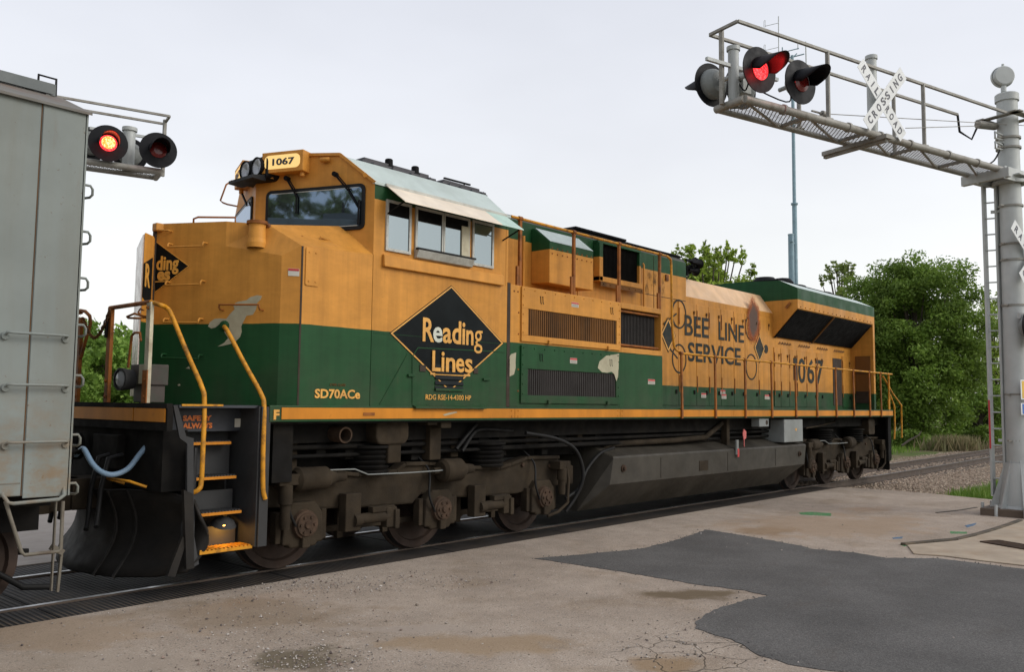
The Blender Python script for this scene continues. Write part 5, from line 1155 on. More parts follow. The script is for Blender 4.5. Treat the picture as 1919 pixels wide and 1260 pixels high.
# --- trucks
TY = -1.20
fpoly = [(500, 878), (500, 953), (590, 953), (604, 955), (668, 953), (774, 945), (790, 927), (832, 927), (847, 933), (885, 933), (970, 926), (994, 920), (1026, 913), (1060, 910), (1075, 908), (1075, 872), (1051, 871), (1045, 855), (985, 856), (955, 868), (934, 874), (880, 874), (830, 868), (800, 866), (757, 867), (740, 880), (670, 887), (565, 876)]
FP = [at(a, q, y=TY) for a, q in fpoly]
AX = [5.78, 7.88, 9.98]
def truck(dx, detail=True):
    T = MB()
    # the near side frame casting, extruded; the far one is its mirror image
    T.prism([(p.x+dx, TY, p.z) for p in FP], (0, .16, 0)); T.prism([(p.x+dx, -TY, p.z) for p in FP], (0, -.16, 0))
    for x in (6.85, 8.95): T.box(x+dx-.16, x+dx+.16, -1.05, 1.05, .62, .95)
    root = T.build('truck', m['truck'], LO, bevel=.03)
    for ax in AX:
        for sy in (-1, 1):
            w = MB(); c = V((ax+dx, sy*.69, .535)); a_ = V((0, sy, 0))
            w.lathe(c, a_, [(0, .0), (0, .56), (.025, .56), (.035, .535), (.14, .525), (.14, .44), (.10, .42), (.07, .20), (.16, .14), (.16, 0)], 40)
            wh = w.build('wheel', m['wheel'], root)
            MB().lathe(c, a_, [(.036, .5365), (.1395, .5265)], 40).build('tread', m['tread'], wh)
        MB().cyl((ax+dx, -.7, .535), (ax+dx, .7, .535), .10).lathe((ax+dx, -.25, .535), (0, 1, 0), [(0, 0), (0, .33), (.5, .33), (.5, 0)], 20).build('axle', m['under'], root)
    for ax in AX:
        for sy in ((-1, 1)):
            y = sy*1.16; b = MB(); cx_ = ax+dx
            b.prism([(cx_-.27, y, .34), (cx_-.19, y, .34), (cx_-.17, y, .30), (cx_+.17, y, .30), (cx_+.19, y, .34), (cx_+.27, y, .34), (cx_+.25, y, .68), (cx_+.15, y, .80), (cx_-.15, y, .80), (cx_-.25, y, .68)], (0, sy*.14, 0))
            jb = b.build('journal_box', m['truck'], root, bevel=.025)
            b = MB(); c_ = V((cx_, y+sy*.14, .555)); b.lathe(c_, (0, sy, 0), [(0, .165), (.05, .155), (.055, .135), (.075, .125), (.08, .05), (.10, .04), (.10, 0)], 22)
            for k in range(6): a = k*math.pi/3; b.lathe(c_+V((.09*math.cos(a), sy*.075, .09*math.sin(a))), (0, sy, 0), [(0, .018), (.02, .016), (.02, 0)], 7)
            b.build('axle_cap', m['truckrust'], jb)
            for s2 in (-1, 1): MB().box(cx_+s2*.30-.035, cx_+s2*.30+.035, y-.02 if sy > 0 else y-.10, y+.10 if sy > 0 else y+.02, .36, .70).build('pedestal_liner', m['truck'], jb, bevel=.01)
    for sy in (-1, 1):
        for px0, px1, py0, py1 in ((643, 670, 926, 994), (884, 904, 910, 967)):
            p, q = at(px0, py0, y=-1.3), at(px1, py1, y=-1.3)
            MB().box(p.x+dx, q.x+dx, min(sy*1.22, sy*1.36), max(sy*1.22, sy*1.36), q.z, p.z).build('pedestal', m['truck'], root, bevel=.012)
        for px0, px1, py in ((662, 738, 972), (898, 953, 948)):
            p, q = at(px0, py, y=-1.34), at(px1, py, y=-1.34); z = (p.z+q.z)/2; b = MB(); y = sy*1.34
            b.tube([(p.x+dx, y, z), (p.x+dx+.1, y, z)], .075, 12); b.tube([(p.x+dx+.1, y, z+.01), (q.x+dx-.1, y, z+.01)], .065, 12); b.box(q.x+dx-.16, q.x+dx, y-.06, y+.06, z-.12, z+.12); b.box(p.x+dx+.25, q.x+dx-.02, y-.05, y+.05, z+.07, z+.14); b.box(q.x+dx-.05, q.x+dx+.02, y-.09, y+.09, z-.14, z+.09)
            b.build('brake_rigging', m['truck'], root, bevel=.01)
        for (px, py, L, r) in ((590, 897, .55, .13), (848, 881, .45, .15)):
            p = at(px, py, y=-1.33); b = MB(); b.lathe((p.x+dx-L*.5, sy*1.33, p.z), (1, 0, 0), [(-.12, .0), (-.12, .04), (0, .045), (0, r*.75), (.04, r), (L*.75, r), (L*.82, r*.8), (L, r*.5), (L+.14, r*.4), (L+.14, 0)], 20)
            b.build('brake_cylinder', m['truck'], root)
        for px, py in ((536, 945), (1053, 902)):
            t_ = at(px, py-38 if px < 600 else py-25, y=-1.36); q = at(px, py+48 if px < 600 else py+25, y=-1.36); y = sy*1.36; d_ = MB()
            d_.lathe((t_.x+dx, y, q.z), (0, 0, 1), [(0, 0), (0, .05), (.05, .055), ((t_.z-q.z)*.55, .055), ((t_.z-q.z)*.55, .075), ((t_.z-q.z)*.95, .075), (t_.z-q.z, .05), (t_.z-q.z+.03, 0)], 14); d_.box(t_.x+dx-.12, t_.x+dx+.14, y-.06, y+.16 if sy < 0 else y+.06, t_.z-.02, t_.z+.10)
            d_.build('damper', m['truck'], root, bevel=.01)
        for px, py in ((910, 858), (690, 868)):
            p = at(px, py, y=-1.12); b = MB(); b.lathe((p.x+dx, sy*1.12, p.z-.12), (0, 0, 1), [(0, .0)]+[q for k in range(5) for q in ((.06*k, .24), (.06*k+.025, .26), (.06*k+.045, .22))]+[(.31, .28), (.34, .28), (.34, 0)], 24)
            b.build('suspension_spring', m['under'], root)
        b = MB(); zz = .30
        b.bar((AX[0]+dx+.5, sy*.98, .42), (AX[2]+dx-.4, sy*.98, .42), .05, .07)
        for x in (6.5, 7.2, 8.5, 9.2): b.box(x+dx-.04, x+dx+.04, sy*.98-.03, sy*.98+.03, .3, .8)
        b.build('brake_beam', m['truck'], root)
        if sy < 0:
            pipe = [at(a, q, y=-1.38) for a, q in ((557, 888), (575, 884), (630, 881), (665, 880), (690, 890), (760, 887), (820, 883), (830, 882))]
            MB().tube([(p.x+dx, p.y, p.z) for p in pipe], .009, 6).build('air_pipe', m['greybox'], root)
            top = [q for q in FP[17:]]
            lip = MB()
            for a, q in zip(FP[17:-1], FP[18:]): lip.bar((a.x+dx, TY-.02, a.z-.02), (q.x+dx, TY-.02, q.z-.02), .05, .05)
            lip.build('frame_lip', m['truck'], root, bevel=.012)
            for i in range(9):
                x = 5.5+.58*i+random.uniform(-.1, .1)+dx; z = .98+random.uniform(-.04, .1)
                MB().lathe((x, TY, z), (0, -1, 0), [(0, .035), (.03, .032), (.03, 0)], 6).build('bolt', m['truckrust'], root)
            for ax in AX:
                h0 = V((ax+dx+random.uniform(-.4, -.2), -1.12, 1.25)); MB().tube(spline([h0, h0+V((.08, -.16, -.2)), h0+V((.02, -.24, -.5)), h0+V((.14, -.22, -.72))]), .016, 6).build('brake_hose', m['rubber'], root)
                for s2 in (-1, 1): MB().prism([(ax+dx+s2*.55, -.84, .35), (ax+dx+s2*.66, -.84, .38), (ax+dx+s2*.66, -.84, .75), (ax+dx+s2*.52, -.84, .78), (ax+dx+s2*.57, -.84, .55)], (0, .14, 0)).build('brake_shoe', m['truckrust'], root, bevel=.01)
                MB().box(ax+dx-.05, ax+dx+.05, -1.36, -1.31, .30, .44).build('axle_cover', m['truck'], root, bevel=.01)
            b = MB()
            b.tube([(10.38+dx, -1.40, 1.02), (10.42+dx, -1.42, .8), (10.40+dx, -1.42, .45), (10.2+dx, -1.40, .33), (10.0+dx, -1.36, .28)], .025, 7); b.build('sand_pipe', m['truck'], root)
    return root
truck(0); truck(13.95)
# under-frame equipment at the front truck
y = -1.42
x0, x1, z0, z1 = rect((706, 793, 766, 840), y); b = MB(); b.prism(rrect(((x0+x1)/2, y, (z0+z1)/2+.05), (1, 0, 0), (0, 0, 1), x1-x0, z1-z0, .1), (0, .35, 0)); x2, x3, z2, z3 = rect((731, 837, 755, 868), y); b.box(x2, x3, y+.03, y+.3, z2, z3+.06); b.build('sand_box', m['truck'], LO, bevel=.02)
p = at(648, 816, y=-1.44); MB().lathe(p, (0, 1, .05), [(0, .075), (0, .095), (.25, .095), (.3, .08)], 18).lathe(p+V((0, .2, 0)), (0, -1, 0), [(0, .075), (.19, .075)], 18).build('exhaust_pipe', m['truckrust'], LO)
for r_ in ((802, 785, 820, 797), (827, 785, 846, 803)): x0, x1, z0, z1 = rect(r_, -1.5); MB().box(x0, x1, -1.5, -1.3, z0, z1).build('junction_box', m['truck'], LO, bevel=.012)
x0, x1, z0, z1 = rect((806, 822, 826, 862), -1.3); MB().box(x0, x1, -1.3, -1.1, z0, z1+.3).build('bracket', m['truck'], LO, bevel=.01)
for P_ in ([(855, 842, -1.3), (880, 810, -1.3), (893, 795, -1.3)], [(866, 846, -1.3), (888, 812, -1.3), (906, 805, -1.25), (960, 808, -1.2)], [(985, 812, -1.45), (1040, 822, -1.5), (1075, 840, -1.5), (1090, 870, -1.5), (1092, 900, -1.5), (1080, 930, -1.45), (1060, 960, -1.4)], [(1060, 935, -1.4), (1085, 915, -1.4), (1100, 880, -1.35), (1125, 850, -1.3), (1150, 840, -1.2)]):
    MB().tube(spline(path3(P_)), .028, 7).build('cable', m['rubber'], LO)
b = MB()
for z, w in ((1.40, .03), (1.30, .025)): b.tube([(5.3, -1.2, z), (11.2, -1.2, z-.02), (19, -1.15, z)], w, 7)
b.box(8.9, 12.0, -1.25, -1.1, 1.28, 1.33); b.box(5.25, 5.5, -1.45, -1.3, 1.05, 1.68); b.build('underframe_pipe', m['under'], LO)
for i in range(14): x = 5.6+i*.45+random.uniform(-.1, .1); MB().box(x, x+random.uniform(.1, .3), -1.15, -1.0, random.uniform(1.15, 1.35), 1.68).build('underframe_fitting', m['truck'] if i % 3 == 0 else m['under'], LO, bevel=.01)
# --- fuel tank
ty = -1.5
xa, xe = 11.50, 18.96
zc_, zm_, zb_ = 1.10, .66, .24
def tk(xoff, sc): return None
left = [(xa+.0, ty+.02, zc_), (xa-.02, ty, zc_-.03), (xa-.12, ty, zm_), (xa-.45, -1.10, zb_), (xa-.45, 1.10, zb_), (xa-.12, 1.5, zm_), (xa-.02, 1.5, zc_-.03), (xa, 1.48, zc_), (xa, .9, 1.30), (xa, -.9, 1.30)]
right = [(xe, ty+.02, zc_), (xe, ty, zc_-.03), (xe-.10, ty, zm_), (xe-.55, -1.10, zb_), (xe-.55, 1.10, zb_), (xe-.1, 1.5, zm_), (xe, 1.5, zc_-.03), (xe, 1.48, zc_), (xe, .9, 1.30), (xe, -.9, 1.30)]
b = MB(); n = len(left); b.face(left); b.face(right[::-1])
for i in range(n): j = (i+1) % n; b.face([left[j], left[i], right[i], right[j]])
tank = b.build('fuel_tank', m['tank'], LO, bevel=.05)
for x in (12.9, 15.3, 17.4): MB().box(x-.012, x+.012, ty-.008, ty+.002, zm_+.03, zc_-.06).build('weld_seam', m['tank'], tank, bevel=.003)
for x in (11.75, 18.6): MB().lathe((x, ty+.01, .9), (0, -1, 0), [(0, .06), (.03, .06), (.03, .035), (.06, .03), (.06, 0)], 14).build('tank_plug', m['truckrust'], tank)
MB().prism([(14.2, ty-.002, .74), (14.52, ty-.002, .74), (14.52, ty-.002, .92), (14.2, ty-.002, .92)], (0, -.006, 0)).build('info_plate', m['truck'], tank)
MB().tube(path3([(1124, 850, -1.1), (1140, 834, -1.15), (1190, 830, -1.2), (1260, 826, -1.25), (1322, 820, -1.25), (1345, 800, -1.25), (1352, 793, -1.25)]), .05, 10).build('tank_pipe', m['truck'], tank)
p = at(1358, 812, y=-1.25); MB().box(p.x-.06, p.x+.06, -1.33, -1.2, 1.15, 1.7).build('filler_post', m['truck'], tank, bevel=.01)
p = at(1381, 838, y=-1.52); MB().box(p.x-.045, p.x+.045, -1.54, -1.50, .98, 1.27).build('level_gauge', m['greybox'], tank, bevel=.008)
MB().box(p.x-.02, p.x+.045, -1.548, -1.541, .94, 1.10).build('gauge_mark', m['red'], tank)
p = at(1395, 815, y=-1.42); MB().prism([(p.x-.02, -1.42, p.z-.11), (p.x+.08, -1.42, p.z-.07), (p.x+.09, -1.42, p.z+.06), (p.x-.02, -1.42, p.z+.11), (p.x-.06, -1.42, p.z+.02)], (0, .015, 0)).cyl((p.x, -1.41, p.z-.25), (p.x, -1.41, p.z), .012, seg=7).build('emergency_cutoff', M('faded_red_flag', (.55, .13, .12), .6), tank)
x0, x1, z0, z1 = rect((1460, 787, 1505, 828), -1.53); gb = MB().box(x0+.25, x1, -1.53, -1.0, z0, z1).build('battery_box', m['greybox'], LO, bevel=.015)
MB().box((x0+x1)/2+.2, (x0+x1)/2+.28, -1.534, -1.53, (z0+z1)/2, (z0+z1)/2+.05).build('box_label', m['letter'], gb)
x0, x1, z0, z1 = rect((1423, 785, 1441, 800), -1.53); jb = MB().box(x0, x1, -1.53, -1.35, z0, z1).build('junction_box', m['greybox'], LO, bevel=.01)
MB().lathe(((x0+x1)/2+.12, -1.53, (z0+z1)/2), (0, -1, 0), [(0, .05), (.004, .05), (.004, 0)], 14).build('receptacle', m['gap'], jb)
p = at(1634, 800, y=-1.4); MB().prism(rrect((p.x, -1.4, p.z), (1, 0, 0), (0, 0, 1), .45, .42, .08), (0, .3, 0)).build('sand_box', m['truck'], LO, bevel=.02)
MB().tube(path3([(1510, 803, -1.3), (1535, 799, -1.3), (1564, 791, -1.3), (1564, 783, -1.4)]), .02, 7).build('air_pipe', m['truck'], LO)

# ================================================================== hopper car
HXE = 3.13; HO = thing('hopper_car', 'grey steel hopper car with corner ladder rungs coupled ahead of the locomotive', 'hopper car', (-4.5, 0, 0))
HYs = -1.58; HL = -12.0
b = MB(); zb0, zt0 = 1.10, 4.50
pr = [(HYs, zb0), (HYs, zt0), (-.9, zt0+.28), (.9, zt0+.28), (-HYs, zt0), (-HYs, zb0)]
b.prism([(HL, *q) for q in pr], (HXE-.02-HL, 0, 0)); body = b.build('hopper_body', m['hopper'], HO, bevel=.01)
b = MB()
for x in [HL+.1+i*1.25 for i in range(12)]: b.box(x-.05, x+.05, HYs-.03, HYs, zb0, zt0-.05)
xs_ = at(127, 500, y=HYs).x
b.box(xs_-.27, HXE, HYs-.012, HYs, zb0-.02, zt0-.02); b.box(HXE-.02, HXE+.012, HYs-.012, HYs+.16, zb0-.02, zt0-.02); b.build('corner_post', m['hopper'], body, bevel=.006)
MB().box(xs_-.282, xs_-.275, HYs-.004, HYs, zb0, zt0-.03).build('panel_seam', m['louver'], body)
zz = at(60, 905, y=HYs).z; MB().box(HL, xs_-.29, HYs-.004, HYs, zz-.004, zz+.004).build('panel_seam', m['hopperdirty'], body)
b = MB(); b.prism([(HL, HYs-.04, zt0-.035), (HL, HYs-.04, zt0-.012), (HL, -.9, zt0+.295), (HL, -.9, zt0+.27)], (HXE+.03-HL, 0, 0)); b.build('roof_edge', M('hopper_roof_edge', (.13, .125, .11), .7, dirt=(.14, .07, .04), dirt_amt=.6, dscale=3), body)
b = MB(); za = at(75, 155, y=-.7).z
zrb = 4.83
for i in range(7): b.box(HL, HXE-.08, -.95+.085*i, -.95+.085*i+.05, zrb, zrb+.035)
for i in range(30): b.box(HL+.5*i, HL+.5*i+.03, -.96, -.38, zrb-.03, zrb+.001)
b.box(HL, HXE-.08, -.985, -.955, zrb-.05, zrb+.05); b.box(HXE-.10, HXE-.06, -.98, -.36, zrb-.06, zrb+.05)
for x in (HXE-.3, HXE-2, HXE-4): b.box(x, x+.06, -.95, -.9, zt0+.2, zrb)
rb = b.build('running_board', M('running_board_grey', (.11, .125, .125), .6), HO)
a = at(72, 151, y=-.7); q = at(105, 160, y=-.7); MB().tube([(a.x, -.7, zrb+.03), (a.x, -.7, a.z+.06), (q.x, -.7, a.z+.06), (q.x, -.7, zrb+.03)], .013, 7).build('grab_iron', m['rubber'], rb)
MB().box(HXE-.14, HXE-.06, -.97, -.82, zt0+.1, zrb-.04).build('end_bracket', m['greybox'], HO)
for py0, py1 in ((624, 629), (721, 723), (829, 828)):
    a = at(11, py0, y=HYs-.03); q = at(124, py1, y=HYs-.03); z = (a.z+q.z)/2
    g_ = MB().tube([(a.x, HYs, z-.03), (a.x, HYs-.07, z), (a.x+.04, HYs-.075, z), (q.x-.03, HYs-.075, z), (q.x, HYs-.07, z), (q.x, HYs, z-.03)], .012, 7)
    for x in (a.x, q.x): g_.lathe((x, HYs, z-.03), (0, -1, 0), [(0, .035), (.03, .03), (.035, 0)], 8)
    g_.build('grab_iron', m['hopper'], body)
zs_ = [at(160, q, y=-1.5).z for q in (356, 444, 532, 620, 715)]+[at(140, 826, y=-1.5).z, at(140, 917, y=-1.5).z]
for z in zs_:
    MB().tube([(HXE+.0, HYs+.10, z+.05), (HXE+.10, HYs+.10, z+.05), (HXE+.12, HYs+.10, z+.02), (HXE+.12, HYs+.10, z-.03), (HXE+.11, HYs+.13, z-.05), (HXE, HYs+.5, z-.05)], .012, 7).build('end_rung', m['hopper'], body)
a = at(10, 934, y=HYs-.05); q = at(124, 917, y=HYs-.05); MB().tube([(a.x-.01, HYs, a.z+.03), (a.x+.02, HYs-.06, a.z-.04), (a.x+.06, HYs-.06, a.z-.05), (q.x-.06, HYs-.06, a.z-.04), (q.x-.02, HYs-.06, a.z-.01), (q.x, HYs, a.z+.05)], .016, 8).build('grab_iron', m['hopper'], body)
st_ = [at(*q, y=HYs) for q in ((10, 940), (40, 1035), (46, 1041), (110, 1034), (114, 1028), (118, 940))]
MB().tube(st_, .016, 7).build('sill_step', m['hopperdirty'], HO)
b = MB(); b.box(HL, HXE-.05, -1.35, 1.35, .98, 1.12); b.box(HL, HXE, -.3, .3, .75, 1.05); b.box(HXE-.62, HXE-.05, -1.1, 1.1, .74, 1.0); b.box(HXE-.95, HXE-.5, -1.2, 1.2, .5, 1.0); b.build('car_underframe', m['under'], HO)
wx_ = at(37, 1045, y=-.83).x-.48
for c_ in (wx_, wx_-1.8, -9.1, -10.9):
    for sy in (-1, 1):
        w = MB(); cc = V((c_, sy*.69, .475)); w.lathe(cc, (0, sy, 0), [(0, 0), (0, .50), (.025, .50), (.035, .475), (.14, .465), (.14, .39), (.10, .37), (.07, .17), (.16, .12), (.16, 0)], 40); w.build('wheel', m['wheel'], HO)
for c_ in (wx_-.9, -10.0):
    b = MB()
    for sy in (-1, 1): b.prism([(c_-.95, sy*.98, .38), (c_-.3, sy*.98, .30), (c_+.3, sy*.98, .30), (c_+.72, sy*.98, .38), (c_+.72, sy*.98, .58), (c_+.4, sy*.98, .82), (c_-.4, sy*.98, .82), (c_-.95, sy*.98, .6)], (0, -sy*.12, 0))
    b.box(c_-.2, c_+.2, -1, 1, .45, .9); b.build('car_truck', m['truck'], HO, bevel=.02)
# hopper slope sheets and end gear
b = MB(); b.prism([(-2.5, -1.2, 1.0), (-6.5, -1.2, 1.0), (-5.3, -1.2, .35), (-3.7, -1.2, .35)], (0, 2.4, 0)); b.build('discharge_gate', m['hopper'], HO)
for b in (MB(),): b.tube([(HXE-.35, -.75, .98), (HXE-.42, -.8, .75), (HXE-.35, -.9, .4), (HXE-.1, -.95, .22), (HXE+.15, -.9, .18)], .03, 8); b.build('brake_hose', m['rubber'], HO); b = MB(); b.tube([(HXE-.15, -.9, 1.0), (HXE-.25, -.85, .8), (HXE-.3, -.6, .55), (HXE-.1, -.5, .3)], .025, 8); b.build('brake_hose', m['rubber'], HO); b = MB(); b.tube([(HXE-.45, -.5, .95), (HXE-.5, -.45, .7), (HXE-.3, -.4, .5)], .03, 8); b.build('brake_hose', m['rubber'], HO)
b = MB(); b.bar((HXE-.05, HYs+.12, 1.1), (HXE-.04, HYs+.15, .25), .035, .012); b.bar((HXE-.04, HYs+.2, .62), (HXE+.06, HYs+.2, .56), .05); b.bar((HXE+.05, HYs+.2, .56), (HXE+.04, HYs+.22, .22), .03, .02); b.build('uncoupling_lever', m['hopperdirty'], HO)
b = MB(); b.box(HXE-.2, HXE+.28, -.2, .2, .74, 1.04); b.lathe((HXE+.3, 0, .76), (0, 0, 1), [(0, 0), (0, .18), (.28, .18), (.28, 0)], 14); b.build('coupler', m['truck'], HO, bevel=.02)
b = MB(); b.box(HXE-.5, HXE-.1, -1.0, -.5, .85, 1.0); b.tube([(HXE-.6, -.7, .55), (HXE+.0, -.75, .50)], .03, 7); b.build('brake_rigging', m['under'], HO)
# ================================================================== crossing signals
AA = V((.9588, -.2842, 0)).normalized(); AQ = V((.2842, .9588, 0)).normalized(); AN = -AQ
ZA = 6.353
def signal_light(c, n, parent, lit, mount=None, r=.335):
    n = V(n).normalized(); side = V((0, 0, 1)).cross(n).normalized(); up = n.cross(side)
    root = MB().lathe(c, n, [(-.03, 0), (-.03, .235), (-.07, .235), (-.12, .22), (-.19, .15), (-.21, .07), (-.21, 0)], 24).build('signal_light', m['greybox'], parent)
    MB().lathe(c, n, [(-.028, 0), (-.028, r), (-.012, r), (-.004, .17), (-.004, 0)], 36).build('background', m['disc'], root)
    MB().lathe(c, n, [(0, .155), (.012, .15), (.03, .09), (.035, 0)], 24).build('lens', m['litred'] if lit else m['dimred'], root)
    if lit == 2: MB().lathe(c, n, [(.036, .0), (.037, .115), (.036, .12)], 24).build('lamp', m['hotred'], root)
    v = MB(); N = 20; L = .48                                    # hood: open below, longer on top
    rings = []
    for k in range(5):
        t = k/4; ring = []
        for i in range(N+1):
            a = R_(-6+192*i/N); cut = max(0, math.sin(a))
            ring.append(c+n*(t*L*(.30+.70*max(0, cut)**.5))+(side*math.cos(a)+up*math.sin(a))*(.185-.01*t)-up*(.05*t))
        rings.append(ring)
    v.grid(rings)
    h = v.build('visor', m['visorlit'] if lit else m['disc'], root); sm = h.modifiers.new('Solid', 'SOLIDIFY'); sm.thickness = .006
    if mount is not None: MB().tube([c-n*.18, V(mount)], .035, 8).build('mount_arm', m['galv'], root)
    if lit:
        l = bpy.data.lights.new('lens_glow', 'POINT'); l.energy = 5 if lit == 2 else 7; l.color = (1, .03, .03); l.shadow_soft_size = .08
        o = bpy.data.objects.new('lens_glow', l); COL.objects.link(o); o.parent = root
        off = V((0, 0, 0)); q = root
        while q: off += q.location; q = q.parent
        o.location = c+n*.13-up*.03-off
    return root
m['visorlit'] = M('visor_black_lamp_tint', (.012, .008, .009), .5, spec=.2)  # black with a faint red from the lit lens put in its colour
def cantilever(root, N0, a_, L, posts, wd=.56, zr_=1.13):
    q = AQ; F0 = N0+q*wd; b = MB()
    b.tube([N0, N0+a_*L], .062, 12); b.tube([F0, F0+a_*L], .045, 12); b.tube([N0-a_*.0, F0], .06, 12)
    arm = b.build('cantilever_arm', m['galvdirty'], root)
    b = MB(); n = 5; st_ = L/n
    for i in range(1, n+1): b.bar(N0+a_*(st_*i), F0+a_*(st_*i), .05, .05)
    for i in range(n):
        p, r = (N0+a_*(st_*i), F0+a_*(st_*(i+1)))
        b.bar(p-V((0, 0, .03)), r-V((0, 0, .03)), .03, .03)
    b.build('arm_bracing', m['galvdirty'], arm)
    b = MB(); k = int(L/.075)
    for i in range(-6, k+1):
        for sg in (1, -1):
            s0 = i*.075; u0, u1 = (0, wd) if sg > 0 else (wd, 0); s1 = s0+wd*.8
            t0, t1 = 0.0, 1.0
            if s0 < 0: t0 = -s0/(s1-s0)
            if s1 > L: t1 = (L-s0)/(s1-s0)
            if t1 <= t0: continue
            f = lambda t: N0+a_*(s0+(s1-s0)*t)+q*(u0+(u1-u0)*t)+V((0, 0, .045))
            b.bar(f(t0), f(t1), .012, .006)
    b.build('walkway_mesh', m['galvdirty'], arm)
    b = MB(); z = V((0, 0, zr_)); t = .045; e = -a_*.12
    b.bar(N0+e+z, N0+a_*(L-.05)+z, t); b.bar(F0+e+z, F0+a_*(L*.90)+z, t); b.bar(N0+e+z, F0+e+z, t)
    for s_ in posts:
        for P in (N0, F0): b.bar(P+a_*s_, P+a_*s_+z, .055); b.bar(P+a_*s_-a_*.08+V((0, 0, .05)), P+a_*s_+a_*.08+V((0, 0, .05)), .07, .03)
    mid = N0.lerp(F0, .62); b.bar(mid+e*.8, mid+e*.8+z*1.02, .06)
    b.build('railing', m['galvdirty'], arm, bevel=.004)
    return arm
MP = V((18.14, -5.87, 0))
SG = thing('crossing_signal', 'tall grey cantilever mast with two crossbuck signs and red flashing lights beside the road', 'crossing signal', MP)
def mastlathe(prof, name, mat, parent=SG, seg=28): return MB().lathe(MP, (0, 0, 1), prof, seg).build(name, mat, parent)
mast = mastlathe([(.1, .225), (3.5, .20), (7.86, .178), (7.86, 0)], 'mast', m['galv'])
b = MB(); b.box(MP.x-.55, MP.x+.55, MP.y-.55, MP.y+.55, -.02, .13); bs = b.build('base_plate', M('base_rusty_brown', (.12, .09, .065), .8, dirt=(.06, .04, .03), dirt_amt=.6), SG, bevel=.01)
b = MB(); b.lathe(MP, (0, 0, 1), [(.13, .40), (.18, .36), (.95, .245)], 24)
for k in range(8):
    a = k*math.pi/4+.3; d = V((math.cos(a), math.sin(a), 0)); t = V((-d.y, d.x, 0))*.012
    b.prism([MP+d*.22+V((0, 0, 1.0))-t, MP+d*.5+V((0, 0, .13))-t, MP+d*.22+V((0, 0, .13))-t], t*2)
    b.cyl(MP+d*.62+V((0, 0, .0)), MP+d*.62+V((0, 0, .2)), .03, seg=8)
b.build('base_flange', m['galv'], SG)
mastlathe([(7.74, .18), (7.74, .205), (7.87, .205), (7.89, .18), (7.89, 0)], 'mast_cap', m['galv'])
for z in (7.02, 6.83, 5.72, 5.0, 4.7, 3.85, 2.2, 1.35):
    b = MB(); b.lathe(MP, (0, 0, 1), [(z-.018, .18), (z-.018, .215), (z+.018, .215), (z+.018, .18)], 24); b.bar(MP-AA*.18+V((0, 0, z)), MP-AA*.30+AQ*.03+V((0, 0, z)), .04, .03); b.build('clamp_band', m['galvdirty'], SG)
for z in (7.02, 6.83):
    b = MB(); p = MP-AA*.21+V((0, 0, z)); b.tube([p+V((0, 0, .04)), p-AA*.24+V((0, 0, .06)), p-AA*.24-V((0, 0, .06)), p-V((0, 0, .05))], .02, 6); b.build('mast_bracket', m['galv'], SG)
# bell
bc = ad(1880, 143, MP); bn = V((-.80, -.60, .03)).normalized(); b = MB(); b.lathe(bc-bn*.07, bn, [(0, 0), (0, .17), (.04, .19), (.12, .19), (.14, .17), (.145, 0)], 28); b.cyl((bc.x, bc.y, bc.z-.3), (bc.x, bc.y, bc.z-.17), .05, seg=10); b.lathe(bc-bn*.05, bn, [(-.02, 0), (-.02, .205), (.02, .21), (.04, .2)], 28); b.cyl((bc.x, bc.y, bc.z+.19), (bc.x, bc.y, bc.z+.24), .025, seg=8); b.build('bell', m['galv'], SG)
# arm
N0 = at(1395, 185, z=ZA)+V((0, 0, 0)); Lr = (MP-V((N0.x, N0.y, 0))).dot(AA)-.1
arm = cantilever(SG, N0, AA, Lr, [1.85, 4.35])
b = MB(); p = MP+V((0, 0, ZA-.10)); b.box(-.0, .0, 0, 0, 0, 0) if False else None
for o_ in (-.25, .25): b.bar(p-AA*.55+AQ*(o_+.05), p+AA*.45+AQ*(o_+.05), .03, .24)
b.bar(p-AA*.5-AQ*.28, p-AA*.5+AQ*.62, .10, .18); b.bar(p-AA*.05-AQ*.32, p-AA*.05+AQ*.6, .42, .03); b.lathe(p, (0, 0, 1), [(-.12, .2), (-.12, .30), (-.06, .30), (-.06, .2)], 24)
b.build('arm_bracket', m['galv'], SG, bevel=.006)
b = MB(); p = MP+V((0, 0, 7.40)); b.bar(p-AA*.42-AQ*.3, p+AA*.42-AQ*.3, .14, .02); b.bar(p-AA*.42+AQ*.3, p+AA*.42+AQ*.3, .14, .02); b.bar(p-AQ*.42-AA*.3, p+AQ*.42-AA*.3, .14, .02); b.bar(p-AQ*.42+AA*.3, p+AQ*.42+AA*.3, .14, .02)
b.tube([MP+V((0, 0, 7.28))+AQ*.15-AA*.15, MP+V((0, 0, 7.25))+AQ*.22-AA*.62], .075, 10); b.build('rail_bracket', m['galvdirty'], SG)
F0 = N0+AQ*.56; e = F0+AA*(Lr*.90)+V((0, 0, 1.13))
MB().tube([e, e+AA*.05-V((0, 0, .32)), e+AA*.45-V((0, 0, .40)), MP+V((0, 0, 7.25))+AQ*.22-AA*.6], .022, 7).build('rail_return', m['rubber'], arm)
for pts in ([ad(1545, 213, N0+AA*2), MP+AA*1.0+V((0, 0, 7.42))-AQ*.1], [ad(1697, 240, N0+AA*3.5), MP+V((0, 0, 7.24))+AQ*.2-AA*.5]): MB().tube(pts, .007, 5).build('guy_wire', m['galvdirty'], arm)
p = ad(1545, 214, N0+AA*2); MB().bar(p-AA*.3-V((0, 0, .0)), p+AA*.02, .03, .02).lathe(p, AA, [(-.06, 0), (-.06, .05), (0, .05), (.12, .02), (.12, 0)], 10).build('wire_anchor', m['galvdirty'], arm)
